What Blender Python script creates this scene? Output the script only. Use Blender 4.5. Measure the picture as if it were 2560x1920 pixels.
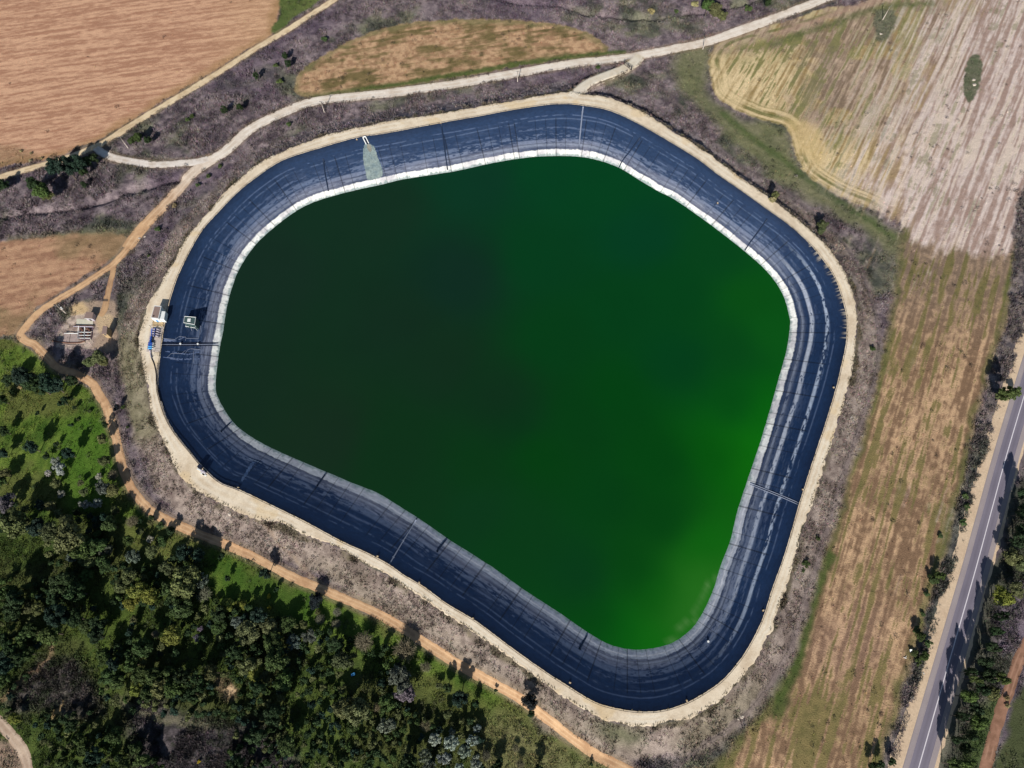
import bpy, math, random
import numpy as np
from mathutils import Vector, Matrix
for o in list(bpy.data.objects): bpy.data.objects.remove(o)
# ------------------------------------------------------------------ camera, sky, sun, exposure
F=1775.; TILT=math.radians(22.6); HC=310.
SUN_EL=math.radians(33.); SUN_SIDE=math.radians(11.)      # shadows fall this far east of north
scn=bpy.context.scene; COL=scn.collection
cam=bpy.data.cameras.new("camera"); cam.sensor_width=36.; cam.lens=F/2560*36; cam.clip_start=1.; cam.clip_end=20000.
camo=bpy.data.objects.new("camera",cam); camo.location=(0,0,HC); camo.rotation_euler=(TILT,0,0); COL.objects.link(camo); scn.camera=camo
w=bpy.data.worlds.new("World"); scn.world=w; w.use_nodes=True; nt=w.node_tree
sky=nt.nodes.new("ShaderNodeTexSky"); sky.sky_type='NISHITA'; sky.sun_disc=False; sky.sun_elevation=SUN_EL; sky.sun_rotation=math.pi+SUN_SIDE
sky.air_density=1.0; sky.dust_density=0.6; sky.altitude=50
nt.links.new(sky.outputs[0],nt.nodes["Background"].inputs[0]); nt.nodes["Background"].inputs[1].default_value=0.055
sd=bpy.data.lights.new("sun",'SUN'); sd.energy=4.6; sd.angle=math.radians(0.5); sd.color=(1.0,0.93,0.86)
so=bpy.data.objects.new("sun",sd); COL.objects.link(so)
toward=Vector((-math.sin(SUN_SIDE)*math.cos(SUN_EL),-math.cos(SUN_SIDE)*math.cos(SUN_EL),math.sin(SUN_EL)))
so.rotation_euler=toward.to_track_quat('Z','Y').to_euler(); so.location=(0,0,400)
vs=scn.view_settings; vs.view_transform='Standard'; vs.look='None'; vs.gamma=1.; vs.exposure=0.35
# ------------------------------------------------------------------ helpers
rng=np.random.default_rng(7); random.seed(7)
ct,st=math.cos(TILT),math.sin(TILT)
def px(x,y,z=0.):
    x=np.asarray(x,float);y=np.asarray(y,float)
    dx=(x-1280)/F;dy=(960-y)/F
    wy=dy*ct+st;wz=dy*st-ct;t=(z-HC)/wz
    return np.stack([dx*t,wy*t],-1)
def pxp(L,z=0.): return px(*np.array(L,float).T,z)
KR,KG,KB=1.30,1.22,1.22
def lin(c):
    c=np.asarray(c,float)/255.
    return np.where(c<=.04045,c/12.92,((c+.055)/1.055)**2.4)
def al(c):                    # a colour as it looks in full sun on flat ground -> its own base colour
    return np.clip(lin(c)/np.array([KR,KG,KB]),0.004,.88)
def tag(o,label=None,cat=None,group=None,kind=None):
    if label: o["label"]=label
    if cat: o["category"]=cat
    if group: o["group"]=group
    if kind: o["kind"]=kind
    return o
# value noise
_R=rng.random((512,512)).astype(np.float32)
def vn(x,y):
    xi=np.floor(x).astype(np.int64);yi=np.floor(y).astype(np.int64)
    fx=x-xi;fy=y-yi;fx=fx*fx*(3-2*fx);fy=fy*fy*(3-2*fy)
    x0=xi&511;x1=(xi+1)&511;y0=yi&511;y1=(yi+1)&511
    return (_R[y0,x0]*(1-fx)+_R[y0,x1]*fx)*(1-fy)+(_R[y1,x0]*(1-fx)+_R[y1,x1]*fx)*fy
def fbm(x,y,s,o=3,seed=0.):
    r=0.;a=1.;t=0.;x=x/s+seed*17.3;y=y/s+seed*9.1
    for i in range(o):
        r=r+a*vn(x*2**i+i*31.7,y*2**i+i*11.3);t+=a;a*=.55
    return r/t
def aniso(x,y,p,q,s,ratio,o=3,seed=0.):   # streaks running along p->q (photo points)
    P=pxp([p,q]);d=P[1]-P[0];d=d/np.hypot(*d)
    return fbm((x*d[0]+y*d[1])/ratio,(-x*d[1]+y*d[0]),s,o,seed)
def sm(a,b,v): 
    t=np.clip((v-a)/(b-a),0,1);return t*t*(3-2*t)
# distance fields on a coarse grid
GX0,GX1,GY0,GY1,GS=-420.,420.,-90.,520.,1.5
gx=np.arange(GX0,GX1+GS,GS);gy=np.arange(GY0,GY1+GS,GS);GXX,GYY=np.meshgrid(gx,gy)
def segdist(P,closed):
    Q=np.roll(P,-1,0) if closed else P[1:];S=P if closed else P[:-1]
    d=np.full(GXX.shape,1e9,np.float32)
    for a,b in zip(S,Q):
        v=b-a;L=max(v@v,1e-9)
        t=np.clip(((GXX-a[0])*v[0]+(GYY-a[1])*v[1])/L,0,1)
        d=np.minimum(d,np.hypot(GXX-a[0]-t*v[0],GYY-a[1]-t*v[1]))
    return d
def inside(P):
    ins=np.zeros(GXX.shape,bool)
    for a,b in zip(P,np.roll(P,-1,0)):
        if a[1]==b[1]: continue
        c=((a[1]>GYY)!=(b[1]>GYY))&(GXX<(b[0]-a[0])*(GYY-a[1])/(b[1]-a[1])+a[0]);ins^=c
    return ins
def sdf(P): d=segdist(P,True);return np.where(inside(P),-d,d)
def samp(f,x,y):
    u=np.clip((x-GX0)/GS,0,len(gx)-1.001);v=np.clip((y-GY0)/GS,0,len(gy)-1.001)
    i=u.astype(int);j=v.astype(int);a=u-i;b=v-j
    return (f[j,i]*(1-a)+f[j,i+1]*a)*(1-b)+(f[j+1,i]*(1-a)+f[j+1,i+1]*a)*b
def smooth(P,closed=False,n=4):
    P=np.asarray(P,float);N=len(P);out=[]
    R=range(N) if closed else range(N-1)
    for i in R:
        if closed:p0,p1,p2,p3=P[i-1],P[i],P[(i+1)%N],P[(i+2)%N]
        else:p0,p1,p2,p3=P[max(i-1,0)],P[i],P[i+1],P[min(i+2,N-1)]
        for k in range(n):
            t=k/n;out.append(.5*((2*p1)+(-p0+p2)*t+(2*p0-5*p1+4*p2-p3)*t*t+(-p0+3*p1-3*p2+p3)*t**3))
    if not closed: out.append(P[-1])
    return np.array(out)
def resample(P,step=None,n=None,closed=False):
    P=np.asarray(P,float)
    if closed:P=np.vstack([P,P[:1]])
    s=np.r_[0,np.cumsum(np.hypot(*np.diff(P,axis=0)[:,:2].T))]
    if n is None:n=max(int(s[-1]/step),2)
    t=np.linspace(0,s[-1],n+1)[:-1] if closed else np.linspace(0,s[-1],n)
    return np.stack([np.interp(t,s,P[:,k]) for k in range(P.shape[1])],-1)
# ------------------------------------------------------------------ traced outlines (photo points)
A=[(1280,252),(1361,237),(1425,229),(1465,236),(1526,246),(1584,269),(1642,301),(1700,338),(1772,385),(1844,440),(1889,470),(1947,511),(2005,557),(2051,598),(2080,632),(2109,676),(2127,716),(2138,754),(2144,799),(2138,872),(2129,930),(2112,997),(2092,1066),(2069,1136),(2051,1193),(2023,1279),(2001,1338),(1983,1404),(1966,1465),(1946,1517),(1926,1578),(1902,1624),(1878,1663),(1838,1714),(1788,1758),(1728,1793),(1671,1807),(1607,1815),(1555,1810),(1506,1796),(1454,1770),(1410,1741),(1352,1700),(1315,1674),(1280,1645),(1190,1585),(1132,1544),(1074,1504),(1016,1469),(965,1437),(914,1411),(856,1374),(790,1348),(740,1325),(697,1304),(642,1299),(596,1281),(561,1264),(515,1241),(480,1215),(445,1180),(425,1140),(405,1090),(385,1044),(373,1003),(367,960),(359,920),(350,876),(347,836),(356,807),(365,772),(391,726),(434,654),(469,590),(515,538),(567,478),(638,414),(680,391),(785,347),(900,318),(981,301),(1103,283),(1200,266)]
B=[(1280,275),(1367,262),(1419,260),(1459,264),(1511,273),(1555,289),(1616,320),(1686,361),(1744,397),(1795,436),(1860,481),(1918,523),(1970,560),(2017,602),(2051,641),(2086,693),(2106,748),(2117,799),(2115,858),(2103,916),(2089,974),(2063,1060),(2034,1147),(1998,1260),(1972,1352),(1952,1413),(1931,1471),(1914,1526),(1897,1569),(1874,1613),(1850,1650),(1810,1697),(1772,1726),(1717,1757),(1656,1776),(1598,1779),(1540,1771),(1483,1753),(1410,1709),(1352,1671),(1280,1620),(1190,1553),(1117,1509),(1057,1465),(1012,1439),(972,1411),(914,1380),(856,1354),(769,1307),(688,1267),(596,1223),(552,1206),(509,1168),(477,1130),(440,1084),(417,1044),(399,989),(395,958),(398,914),(405,853),(414,798),(428,740),(448,683),(475,628),(506,575),(548,528),(595,480),(640,444),(706,401),(800,370),(892,344),(960,334),(1103,307),(1200,290)]
D=[(1280,399),(1352,391),(1439,391),(1497,401),(1549,420),(1600,451),(1647,479),(1687,499),(1774,560),(1860,627),(1918,679),(1956,734),(1973,789),(1975,814),(1967,872),(1947,945),(1927,1017),(1901,1104),(1869,1199),(1843,1279),(1827,1347),(1801,1416),(1781,1480),(1752,1540),(1720,1580),(1671,1611),(1598,1624),(1532,1614),(1471,1582),(1396,1530),(1323,1483),(1280,1453),(1236,1421),(1180,1385),(1120,1347),(1059,1304),(1001,1267),(943,1232),(885,1209),(819,1181),(769,1160),(683,1122),(625,1090),(581,1053),(547,998),(539,960),(547,885),(558,827),(567,769),(583,710),(605,660),(650,600),(725,538),(783,506),(870,480),(960,460),(1010,448),(1138,428),(1210,412)]
ZC,ZW=6.,-4.
A_=smooth(pxp(A,ZC),True,4);B_=smooth(pxp(B,ZC),True,4);D_=smooth(pxp(D,ZW),True,4)
dA=sdf(A_);dB=sdf(B_)
N_ROAD=[(2300,-90),(2190,-50),(2054,0),(1920,51),(1772,103),(1685,122),(1613,136),(1540,148),(1425,160),(1280,185),(1132,211),(987,231),(871,243),(785,254),(712,280),(624,324),(566,376),(505,415),(476,438),(436,486),(392,532),(349,578),(318,621)]
W_TRACK=[(318,621),(284,659),(246,685),(203,714),(145,749),(101,778),(67,813),(50,838),(66,853),(87,862),(116,891),(145,920),(188,934),(231,958),(246,983),(266,1015),(275,1047),(289,1090),(298,1134),(313,1186),(333,1226),(367,1267),(405,1293),(463,1321),(550,1356),(637,1394),(727,1440),(843,1489),(958,1541),(1074,1614),(1161,1669),(1292,1740),(1352,1784),(1425,1842),(1497,1891),(1575,1930),(1700,2000)]
T_FIELD=[(900,-35),(834,0),(727,69),(640,121),(550,179),(434,249),(347,301),(260,356),(203,381),(145,402),(72,422),(0,443),(-120,475),(-300,520)]
T_LINK=[(240,370),(266,388),(318,402),(376,411),(434,410),(492,405),(520,398)]
T_RAMP=[(1600,138),(1587,156),(1555,179),(1511,200),(1468,220),(1430,243)]
T_SPUR=[(284,655),(282,685),(275,711),(269,740),(262,772),(250,790)]
T_CORNER=[(-60,1740),(-20,1790),(0,1808),(30,1842),(52,1870),(66,1905),(74,1950),(80,2010)]
T_EAST=[(2760,1330),(2660,1470),(2595,1560),(2560,1622),(2537,1680),(2522,1730),(2505,1768),(2495,1806),(2480,1856),(2464,1919),(2440,2000)]
ROADC=[(2700,520),(2630,760),(2560,989),(2513,1148),(2470,1307),(2434,1439),(2363,1686),(2296,1919),(2250,2080)]
FE=[(1578,172),(1650,225),(1720,300),(1800,380),(1870,430),(1935,468),(2000,515),(2060,562),(2110,620),(2150,690),(2180,770),(2192,830),(2193,887),(2173,974),(2135,1089),(2092,1211),(2070,1290),(2050,1352),(2027,1430),(2007,1497),(1989,1558),(1969,1621),(1940,1668),(1902,1735),(1830,1810),(1728,1880),(1670,1925)]
FW=[(292,680),(294,755),(290,842),(286,920),(285,985),(290,1050),(308,1130),(343,1203),(393,1262),(463,1305),(550,1343),(640,1383),(735,1428)]
FN=[(690,300),(712,294),(785,268),(871,256),(987,245),(1132,226),(1280,199),(1425,175),(1530,160)]
DITCH_N=[(1180,-30),(1280,3),(1400,12),(1460,30),(1540,42),(1640,43),(1740,30),(1860,10),(1960,-25)]
DITCH_W=[(-120,560),(0,542),(100,528),(180,520),(250,502),(310,482),(380,462),(440,450)]
dDN=segdist(pxp(DITCH_N),False);dDW=segdist(pxp(DITCH_W),False)
ROUTES={}
def hgt0(x,y):
    a=samp(dA,x,y)
    t=np.clip(a/13.5,0,1)
    ne=sm(25,55,x)*sm(185,215,y)*(1-sm(190,215,x))
    e=np.where(a>0,ZC*(1-t)**1.3*(1-ne)+ne*np.maximum(ZC-.95*a,1.9*(1-t)),ZC-.04)
    b=samp(dB,x,y)
    e=np.where(b<0,np.maximum(ZC-.25-.95*(-b),ZW-3.),e)
    for f in (dDN,dDW):
        d=samp(f,x,y);e=e-2.6*np.exp(-(d/2.4)**2)
    return e
def ramp_fix(x,y,e):          # the ramp climbs gently from the gate to the crest
    u=samp(dRAMP,x,y);w_=1-sm(2.6,5.,u)
    s=((x-RP0[0])*RV[0]+(y-RP0[1])*RV[1])/(RV@RV)
    return e*(1-w_)+w_*np.maximum(ZC*np.clip(s,0,1),np.where(samp(dA,x,y)<=0,ZC-.04,0))
def px2g(L,it=14):
    L=np.array(L,float);z=np.zeros(len(L))
    for i in range(it):
        P=px(L[:,0],L[:,1],z);z=.5*z+.5*hgt(P[:,0],P[:,1])
    return P
hgt=hgt0
rp=smooth(px2g(T_RAMP),False,4)
RP0=rp[0];RV=rp[-1]-rp[0];dRAMP=segdist(rp,False)
hgt=lambda x,y: ramp_fix(x,y,hgt0(x,y))
ROUTES['N']=smooth(px2g(N_ROAD));ROUTES['W']=smooth(px2g(W_TRACK));ROUTES['F']=smooth(px2g(T_FIELD));ROUTES['L']=smooth(px2g(T_LINK));ROUTES['R']=rp
ROUTES['S']=smooth(px2g(T_SPUR));ROUTES['C']=smooth(px2g(T_CORNER));ROUTES['E']=smooth(px2g(T_EAST));ROUTES['A']=smooth(px2g(ROADC))
dR={k:segdist(v,False) for k,v in ROUTES.items()}
def Z(x,y): return float(hgt(np.array([x]),np.array([y]))[0])
def G(x,y):                    # photo point on the ground -> world Vector
    p=px2g([(x,y)])[0];return Vector((p[0],p[1],Z(p[0],p[1])))
# ------------------------------------------------------------------ materials
def mat(name): 
    m=bpy.data.materials.new(name);m.use_nodes=True;n=m.node_tree;return m,n,n.nodes["Principled BSDF"]
def plain(name,c,rough=.8,metal=0.,var=.12,scale=1.2,bump=0.):
    m,n,b=mat(name);b.inputs["Roughness"].default_value=rough;b.inputs["Metallic"].default_value=metal
    b.inputs["Specular IOR Level"].default_value=.3
    tc=n.nodes.new("ShaderNodeTexCoord");nz=n.nodes.new("ShaderNodeTexNoise");nz.inputs["Scale"].default_value=scale;nz.inputs["Detail"].default_value=4
    n.links.new(tc.outputs["Object"],nz.inputs["Vector"])
    mr=n.nodes.new("ShaderNodeMapRange");mr.inputs[3].default_value=1-var*2;mr.inputs[4].default_value=1+var*2
    n.links.new(nz.outputs[0],mr.inputs[0])
    mx=n.nodes.new("ShaderNodeVectorMath");mx.operation='SCALE';mx.inputs[0].default_value=tuple(al(c));n.links.new(mr.outputs[0],mx.inputs["Scale"])
    n.links.new(mx.outputs[0],b.inputs["Base Color"])
    if bump:
        bp=n.nodes.new("ShaderNodeBump");bp.inputs["Distance"].default_value=bump;n.links.new(nz.outputs[0],bp.inputs["Height"]);n.links.new(bp.outputs[0],b.inputs["Normal"])
    return m
def attrmat(name,rough=.9,spec=.15,nscale=1.1,lo=.78,hi=1.22,bump=.25,bscale=.9,attr="Col"):
    m,n,b=mat(name);b.inputs["Roughness"].default_value=rough;b.inputs["Specular IOR Level"].default_value=spec
    at=n.nodes.new("ShaderNodeAttribute");at.attribute_name=attr
    tc=n.nodes.new("ShaderNodeTexCoord")
    nz=n.nodes.new("ShaderNodeTexNoise");nz.inputs["Scale"].default_value=nscale;nz.inputs["Detail"].default_value=5;nz.inputs["Roughness"].default_value=.65
    n.links.new(tc.outputs["Object"],nz.inputs["Vector"])
    mr=n.nodes.new("ShaderNodeMapRange");mr.inputs[1].default_value=.3;mr.inputs[2].default_value=.7;mr.inputs[3].default_value=lo;mr.inputs[4].default_value=hi
    n.links.new(nz.outputs[0],mr.inputs[0])
    mx=n.nodes.new("ShaderNodeVectorMath");mx.operation='SCALE';n.links.new(at.outputs["Color"],mx.inputs[0])
    if name=='ground':
        fm=n.nodes.new("ShaderNodeMix");fm.inputs[2].default_value=1.;n.links.new(at.outputs["Alpha"],fm.inputs[0]);n.links.new(mr.outputs[0],fm.inputs[3]);n.links.new(fm.outputs[0],mx.inputs["Scale"])
    else: n.links.new(mr.outputs[0],mx.inputs["Scale"])
    n.links.new(mx.outputs[0],b.inputs["Base Color"])
    if bump:
        n2=n.nodes.new("ShaderNodeTexNoise");n2.inputs["Scale"].default_value=bscale;n2.inputs["Detail"].default_value=4;n.links.new(tc.outputs["Object"],n2.inputs["Vector"])
        bp=n.nodes.new("ShaderNodeBump");bp.inputs["Distance"].default_value=bump;bp.inputs["Strength"].default_value=.8
        n.links.new(n2.outputs[0],bp.inputs["Height"]);n.links.new(bp.outputs[0],b.inputs["Normal"])
    return m
def mkmesh(name,V,Fc,m=None,parent=None,col=None,uv=None,smoothf=False,up=False):
    if up:
        a,b,c=V[Fc[:,0]],V[Fc[:,1]],V[Fc[:,2]]
        if np.cross(b-a,c-a)[:,2].sum()<0: Fc=Fc[:,::-1]
    me=bpy.data.meshes.new(name);V=np.ascontiguousarray(V,np.float32)
    if isinstance(Fc,np.ndarray):
        k=Fc.shape[1];me.vertices.add(len(V));me.vertices.foreach_set("co",V.ravel())
        me.loops.add(Fc.size);me.loops.foreach_set("vertex_index",np.ascontiguousarray(Fc,np.int32).ravel())
        me.polygons.add(len(Fc));me.polygons.foreach_set("loop_start",np.arange(0,Fc.size,k,dtype=np.int32))
        if uv is not None:
            l=me.uv_layers.new(name="UVMap");l.data.foreach_set("uv",np.ascontiguousarray(uv[Fc.ravel()],np.float32).ravel())
        me.update(calc_edges=True)
    else: me.from_pydata([tuple(map(float,v)) for v in V],[],[tuple(map(int,f)) for f in Fc]);me.update()
    if smoothf: me.polygons.foreach_set("use_smooth",np.ones(len(me.polygons),bool))
    if col is not None:
        a=me.color_attributes.new("Col",'FLOAT_COLOR','POINT');c=np.ones((len(V),4),np.float32);c[:,:col.shape[1]]=col;a.data.foreach_set("color",c.ravel())
    if m: me.materials.append(m)
    o=bpy.data.objects.new(name,me);COL.objects.link(o)
    if parent: o.parent=parent
    return o
def gridfaces(nr,nc,wrap=False):
    r=np.arange(nr if wrap else nr-1);c=np.arange(nc-1);R,C=np.meshgrid(r,c,indexing='ij');R2=(R+1)%nr
    return np.stack([R*nc+C,R*nc+C+1,R2*nc+C+1,R2*nc+C],-1).reshape(-1,4)
# ------------------------------------------------------------------ ground painting (what grows or lies there)
def paint(x,y):
    n=len(x);C=np.zeros((n,3));rough=np.full(n,.32);tuft=np.full(n,1.)
    wx=x+6*(fbm(x,y,9,3,1)-.5);wy=y+6*(fbm(x,y,9,3,2)-.5)
    wx2=x+2.4*(fbm(x,y,3,2,3)-.5);wy2=y+2.4*(fbm(x,y,3,2,4)-.5)
    def mixc(c1,c2,t): return lin(c1)*(1-t[:,None])+lin(c2)*t[:,None]
    def lay(mask,col,ro=None,tu=None):
        nonlocal C,rough,tuft
        k=mask[:,None];C=C*(1-k)+col*k
        if ro is not None: rough=rough*(1-mask)+ro*mask
        if tu is not None: tuft=tuft*(1-mask)+tu*mask
    n1=fbm(x,y,22,4,5);n2=fbm(x,y,7,4,6);n3=fbm(x,y,2.2,3,7);n4=fbm(x,y,45,3,8)
    def c3(a,b,t): return mixc(a,b,np.clip(t,0,1))
    # scrub: dry purple grey, with greener patches
    base=c3((88,76,83),(150,133,135),sm(.28,.72,.5*n2+.5*n3))
    gr=c3((66,74,60),(118,118,92),sm(.3,.7,n2));g_=sm(.5,.68,n1)*.75
    C=base*(1-g_[:,None])+gr*g_[:,None]
    pu=sm(.55,.72,n4)*.5;C=C*(1-pu[:,None])+mixc((80,66,84),(112,94,112),n2)*pu[:,None]
    def poly(L,soft=1.5,fine=False,z=None):
        P=smooth(px2g(L) if z is None else pxp(L,z),True,3);d=samp(sdf(P),wx2 if fine else wx,wy2 if fine else wy);return 1-sm(-soft,soft,d)
    def row(x,y,p,q,per):
        P=pxp([p,q]);d=P[1]-P[0];d=d/np.hypot(*d);a=-x*d[1]+y*d[0];return np.cos(2*np.pi*(a+2.2*(fbm(x,y,30,2,99)-.5))/per)
    def line(L,wd,soft=.8):
        d=samp(segdist(smooth(px2g(L)),False),wx2,wy2);return 1-sm(wd-soft,wd+soft,d)
    # top-left stubble field
    m=poly([(-900,-500),(500,-500),(700,-120),(702,0),(692,40),(678,90),(640,112),(550,168),(434,238),(347,290),(255,345),(200,368),(150,390),(75,405),(0,418),(-120,440),(-900,600)],1,True)
    s1=aniso(x,y,(0,300),(500,230),1.5,14,3,11);s2=aniso(x,y,(0,300),(500,230),.8,4,3,12)
    c=c3((178,130,104),(220,172,140),sm(.33,.67,.55*s1+.45*s2));e=sm(350,640,1280+x*0+ (x+330)*2.6-1280)[:,None]*.0
    warm=sm(-200,-120,x)[:,None]*.35;c=c*(1-warm)+lin((222,184,138))*warm
    lay(m,c,.10,.02)
    d=samp(sdf(smooth(px2g([(-900,-500),(500,-500),(700,-120),(702,0),(692,40),(678,90),(640,112),(434,238),(255,345),(150,390),(0,418),(-900,600)]),True,3)),wx,wy)
    lay(m*sm(-7,-1.5,d)*.75,c3((150,116,78),(196,152,112),n3))
    lay(m*poly([(-300,360),(0,365),(50,372),(100,398),(60,430),(-60,450),(-300,500)],3)*.55,c3((86,84,58),(160,122,90),n3),.2,.3)
    # green patch by the field corner
    lay(poly([(702,-80),(830,-60),(800,0),(727,52),(692,92),(680,70),(700,30)],1.2,True),c3((70,88,44),(118,124,72),n2),.2,.4)
    # oval field
    OV=[(742,232),(738,205),(760,172),(815,135),(900,92),(1000,62),(1140,48),(1300,52),(1420,66),(1485,92),(1520,122),(1500,140),(1380,152),(1200,183),(1000,218),(860,236),(780,245)]
    m=poly(OV,.9,True);s1=aniso(x,y,(800,215),(1250,150),1.8,7,4,21)
    gg=sm(.42,.66,.55*fbm(x,y,9,3,22)+.45*s1)
    c=c3((168,130,100),(206,166,130),sm(.3,.7,n3));c=c*(1-gg[:,None])+c3((92,84,52),(140,118,80),n3)*gg[:,None]
    lay(m,c,.14,.12)
    dO=samp(sdf(smooth(px2g(OV),True,3)),wx,wy);lay(m*sm(-5.5,-1.,dO)*.7,c3((110,110,72),(150,134,96),n3))
    lay(line([(790,243),(900,226),(1050,202),(1200,176),(1350,152),(1480,138),(1560,130)],1.8,1.2)*.9,c3((64,84,40),(96,106,56),n3),.2,.3)
    # dusky green between the bank and the striped field
    m=poly([(1690,132),(1778,112),(1772,232),(1850,290),(1960,322),(1990,400),(2050,470),(2200,560),(2270,600),(2250,650),(2150,575),(2000,490),(1880,400),(1780,300),(1700,215)],5)
    lay(m*.85,c3((86,94,62),(142,136,98),n2*.6+n3*.4),.16,.15)
    lay(line([(1810,285),(1880,345),(1960,400),(2050,470),(2140,530),(2230,590)],2.2,2)*.7,c3((60,82,42),(90,104,56),n3),.15,.2)
    # long strip field, east
    EF=[(2262,560),(2330,560),(2480,560),(2548,560),(2524,760),(2484,900),(2436,1060),(2396,1250),(2346,1440),(2286,1640),(2238,1800),(2200,1920),(2170,2060),(2120,2200),(1400,2200),(1640,1960),(1780,1915),(1880,1805),(1960,1700),(2003,1580),(2045,1440),(2085,1300),(2150,1090),(2206,900),(2240,700)]
    m=poly(EF,2.6,True);s1=aniso(x,y,(2229,1280),(2134,1627),1.7,30,2,41);s2=aniso(x,y,(2229,1280),(2134,1627),.7,14,2,42);st_=.55*s1+.3*s2+.15*n3;rw=row(x,y,(2229,1280),(2134,1627),5.6)
    c=c3((134,105,82),(210,171,135),sm(.38,.60,st_*.8+n3*.2+.03*rw));up=sm(130,200,y)[:,None]*.65
    c=c*(1-up)+c3((112,98,86),(152,130,114),n3)*up;red=poly([(2060,1560),(2180,1500),(2200,1640),(2100,1700),(2030,1660)],8)[:,None]*.3;c=c*(1-red)+c3((140,108,98),(172,136,122),n3)*red
    gm=sm(.515,.57,st_*.72+n1*.28+.045*rw);c=c*(1-gm[:,None]*.85)+c3((86,90,46),(128,114,68),n3)*gm[:,None]*.85
    lay(m,c,.13,.08)
    dE=samp(sdf(smooth(px2g(EF),True,3)),wx,wy);lay(m*sm(-4.5,-1.5,dE)*.7,c3((76,88,44),(112,110,64),n3));lay(m*line([(2075,1390),(2040,1470),(2018,1540),(2002,1610),(1985,1670),(1950,1740)],2.6,1.6)*.85,c3((56,78,34),(84,100,48),n3))
    lay(poly([(1935,1740),(1975,1745),(1965,1790),(1935,1790)],2)*.8,c3((54,72,34),(84,96,50),n3))
    # striped field, north east
    NE=[(1776,178),(1772,150),(1790,112),(1840,84),(1960,55),(2070,18),(2180,-10),(2260,-260),(3900,-600),(3900,300),(2700,440),(2556,500),(2540,618),(2480,645),(2380,632),(2300,608),(2255,568),(2190,528),(2100,490),(2020,440),(1990,390),(1975,335),(1955,312),(1900,298),(1830,268),(1785,232)]
    m=poly(NE,1.0,True);mt=poly(NE,9.);bl=sm(150,185,x)*(1-sm(215,262,y));m=m*(1-bl)+sm(.2,.8,mt+.85*(aniso(x,y,(2497,32),(2261,593),1.6,16,3,37)-.5)+.7*(n1-.5)+.3*(n3-.5))*bl;P0=px2g([(2296,87),(2209,376)])
    a_,b_=(2497,32),(2261,593);P0=px2g([a_,b_]);sA=aniso(x,y,a_,b_,1.1,26,2,31);sB_=aniso(x,y,a_,b_,3.0,14,3,32);sC=aniso(x,y,a_,b_,.7,7,2,33);rw=row(x,y,a_,b_,5.2)
    st_=.38*sA+.34*sB_+.16*sC+.12*n3+.045*rw
    dv=P0[1]-P0[0];dv=dv/np.hypot(*dv);ac=lambda p:-p[0]*dv[1]+p[1]*dv[0]
    a0=ac(px(2252,230));sg=1. if ac(px(2500,230))>a0 else -1.;xc=(-x*dv[1]+y*dv[0]-a0)*sg
    east=sm(-34,26,xc+90*(sA-.5)+30*(n1-.5)+24*(n2-.5))
    lobe=1-sm(-62,-46,xc+12*(n2-.5)+8*(sA-.5));lobe=lobe*(1-sm(336,346,y-.1*(x-150)+4*(n2-.5)));low=1-sm(262,288,y+14*(n1-.5))
    pale=c3((170,142,130),(232,210,202),sm(.38,.60,st_));pale2=sm(.52,.62,sB_*.6+sA*.4)*.45;pale=pale*(1-pale2[:,None])+lin((224,200,176))*pale2[:,None]
    mid=c3((136,114,94),(214,184,160),sm(.35,.60,st_));yel=c3((164,138,94),(234,206,162),sm(.33,.57,st_))
    yk=np.maximum(lobe,low)[:,None];yk=np.maximum(yk,(sm(.46,.6,n1)*.9)[:,None]);c=mid*(1-yk)+yel*yk
    c=c*(1-east[:,None])+pale*east[:,None]
    top=sm(322,344,y-.08*(x-150))*sm(.35,.5,n1*.5+n2*.5)
    gm=sm(.475,.555,st_*.8+n1*.2+.05*top-.055*lobe-.045*low)*(1-.9*east)*.92;gm=np.maximum(gm,east*sm(.60,.66,sA*.5+n2*.5)*.55);gm=np.maximum(gm,top*(1-east)*.6*sm(.4,.55,st_))
    gm*=1-.6*(1-sm(6,12,-samp(sdf(smooth(px2g(NE),True,3)),wx,wy)))
    c=c*(1-gm[:,None]*.9)+c3((74,90,40),(126,122,62),n3)*gm[:,None]*.9
    br=poly([(1960,70),(2060,90),(2110,180),(2100,260),(2050,300),(1990,220)],6)*sm(.4,.6,n2)*.6;c=c*(1-.6*br[:,None])+c3((96,84,74),(150,126,112),st_)*.6*br[:,None]
    lay(m,c,.13,.06)
    dN=samp(sdf(smooth(px2g(NE),True,3)),x,y)+1.2*(n2-.5);hl=fbm(dN/.55+40,(x+y)/14,1.6,3,36);rim=(1-sm(8,13,-dN))*(1-sm(175,215,x))*(1-sm(.0,.8,dN))*(1-sm(330,350,y))
    lay(m*rim*(.35+.5*sm(.4,.6,n1*.5+n2*.5)),c3((132,118,68),(228,200,154),sm(.36,.6,hl*.75+n3*.25)),.1,.0)
    lay(m*(1-sm(.5,1.6,np.abs(-dN-4.6+1.5*(n2-.5))))*sm(.35,.5,n1)*.7*(1-sm(175,215,x)),c3((70,86,40),(110,112,56),n3))
    lay(m*poly([(1960,300),(2010,300),(2060,350),(2050,420),(2000,380),(1975,340)],4)*.7,c3((204,172,118),(228,198,146),n3))
    lay(poly([(2422,142),(2450,140),(2454,190),(2440,240),(2424,258),(2412,240),(2412,190)],.6,True),c3((84,94,66),(124,118,100),n3),.2,.2)
    lay(poly([(2190,25),(2240,30),(2230,80),(2196,106),(2184,60)],1.5,True)*.9,c3((84,92,72),(128,122,104),n3),.3,.5)
    lay(line([(1930,110),(2080,60),(2200,20),(2330,8)],2.0,2.5)*.7,c3((70,88,44),(104,108,66),n3),.2,.2)
    lay(line([(1940,85),(2100,30),(2260,-20)],1.5,2)*.8,c3((160,130,112),(190,156,136),n3),.1,.05)
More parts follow.
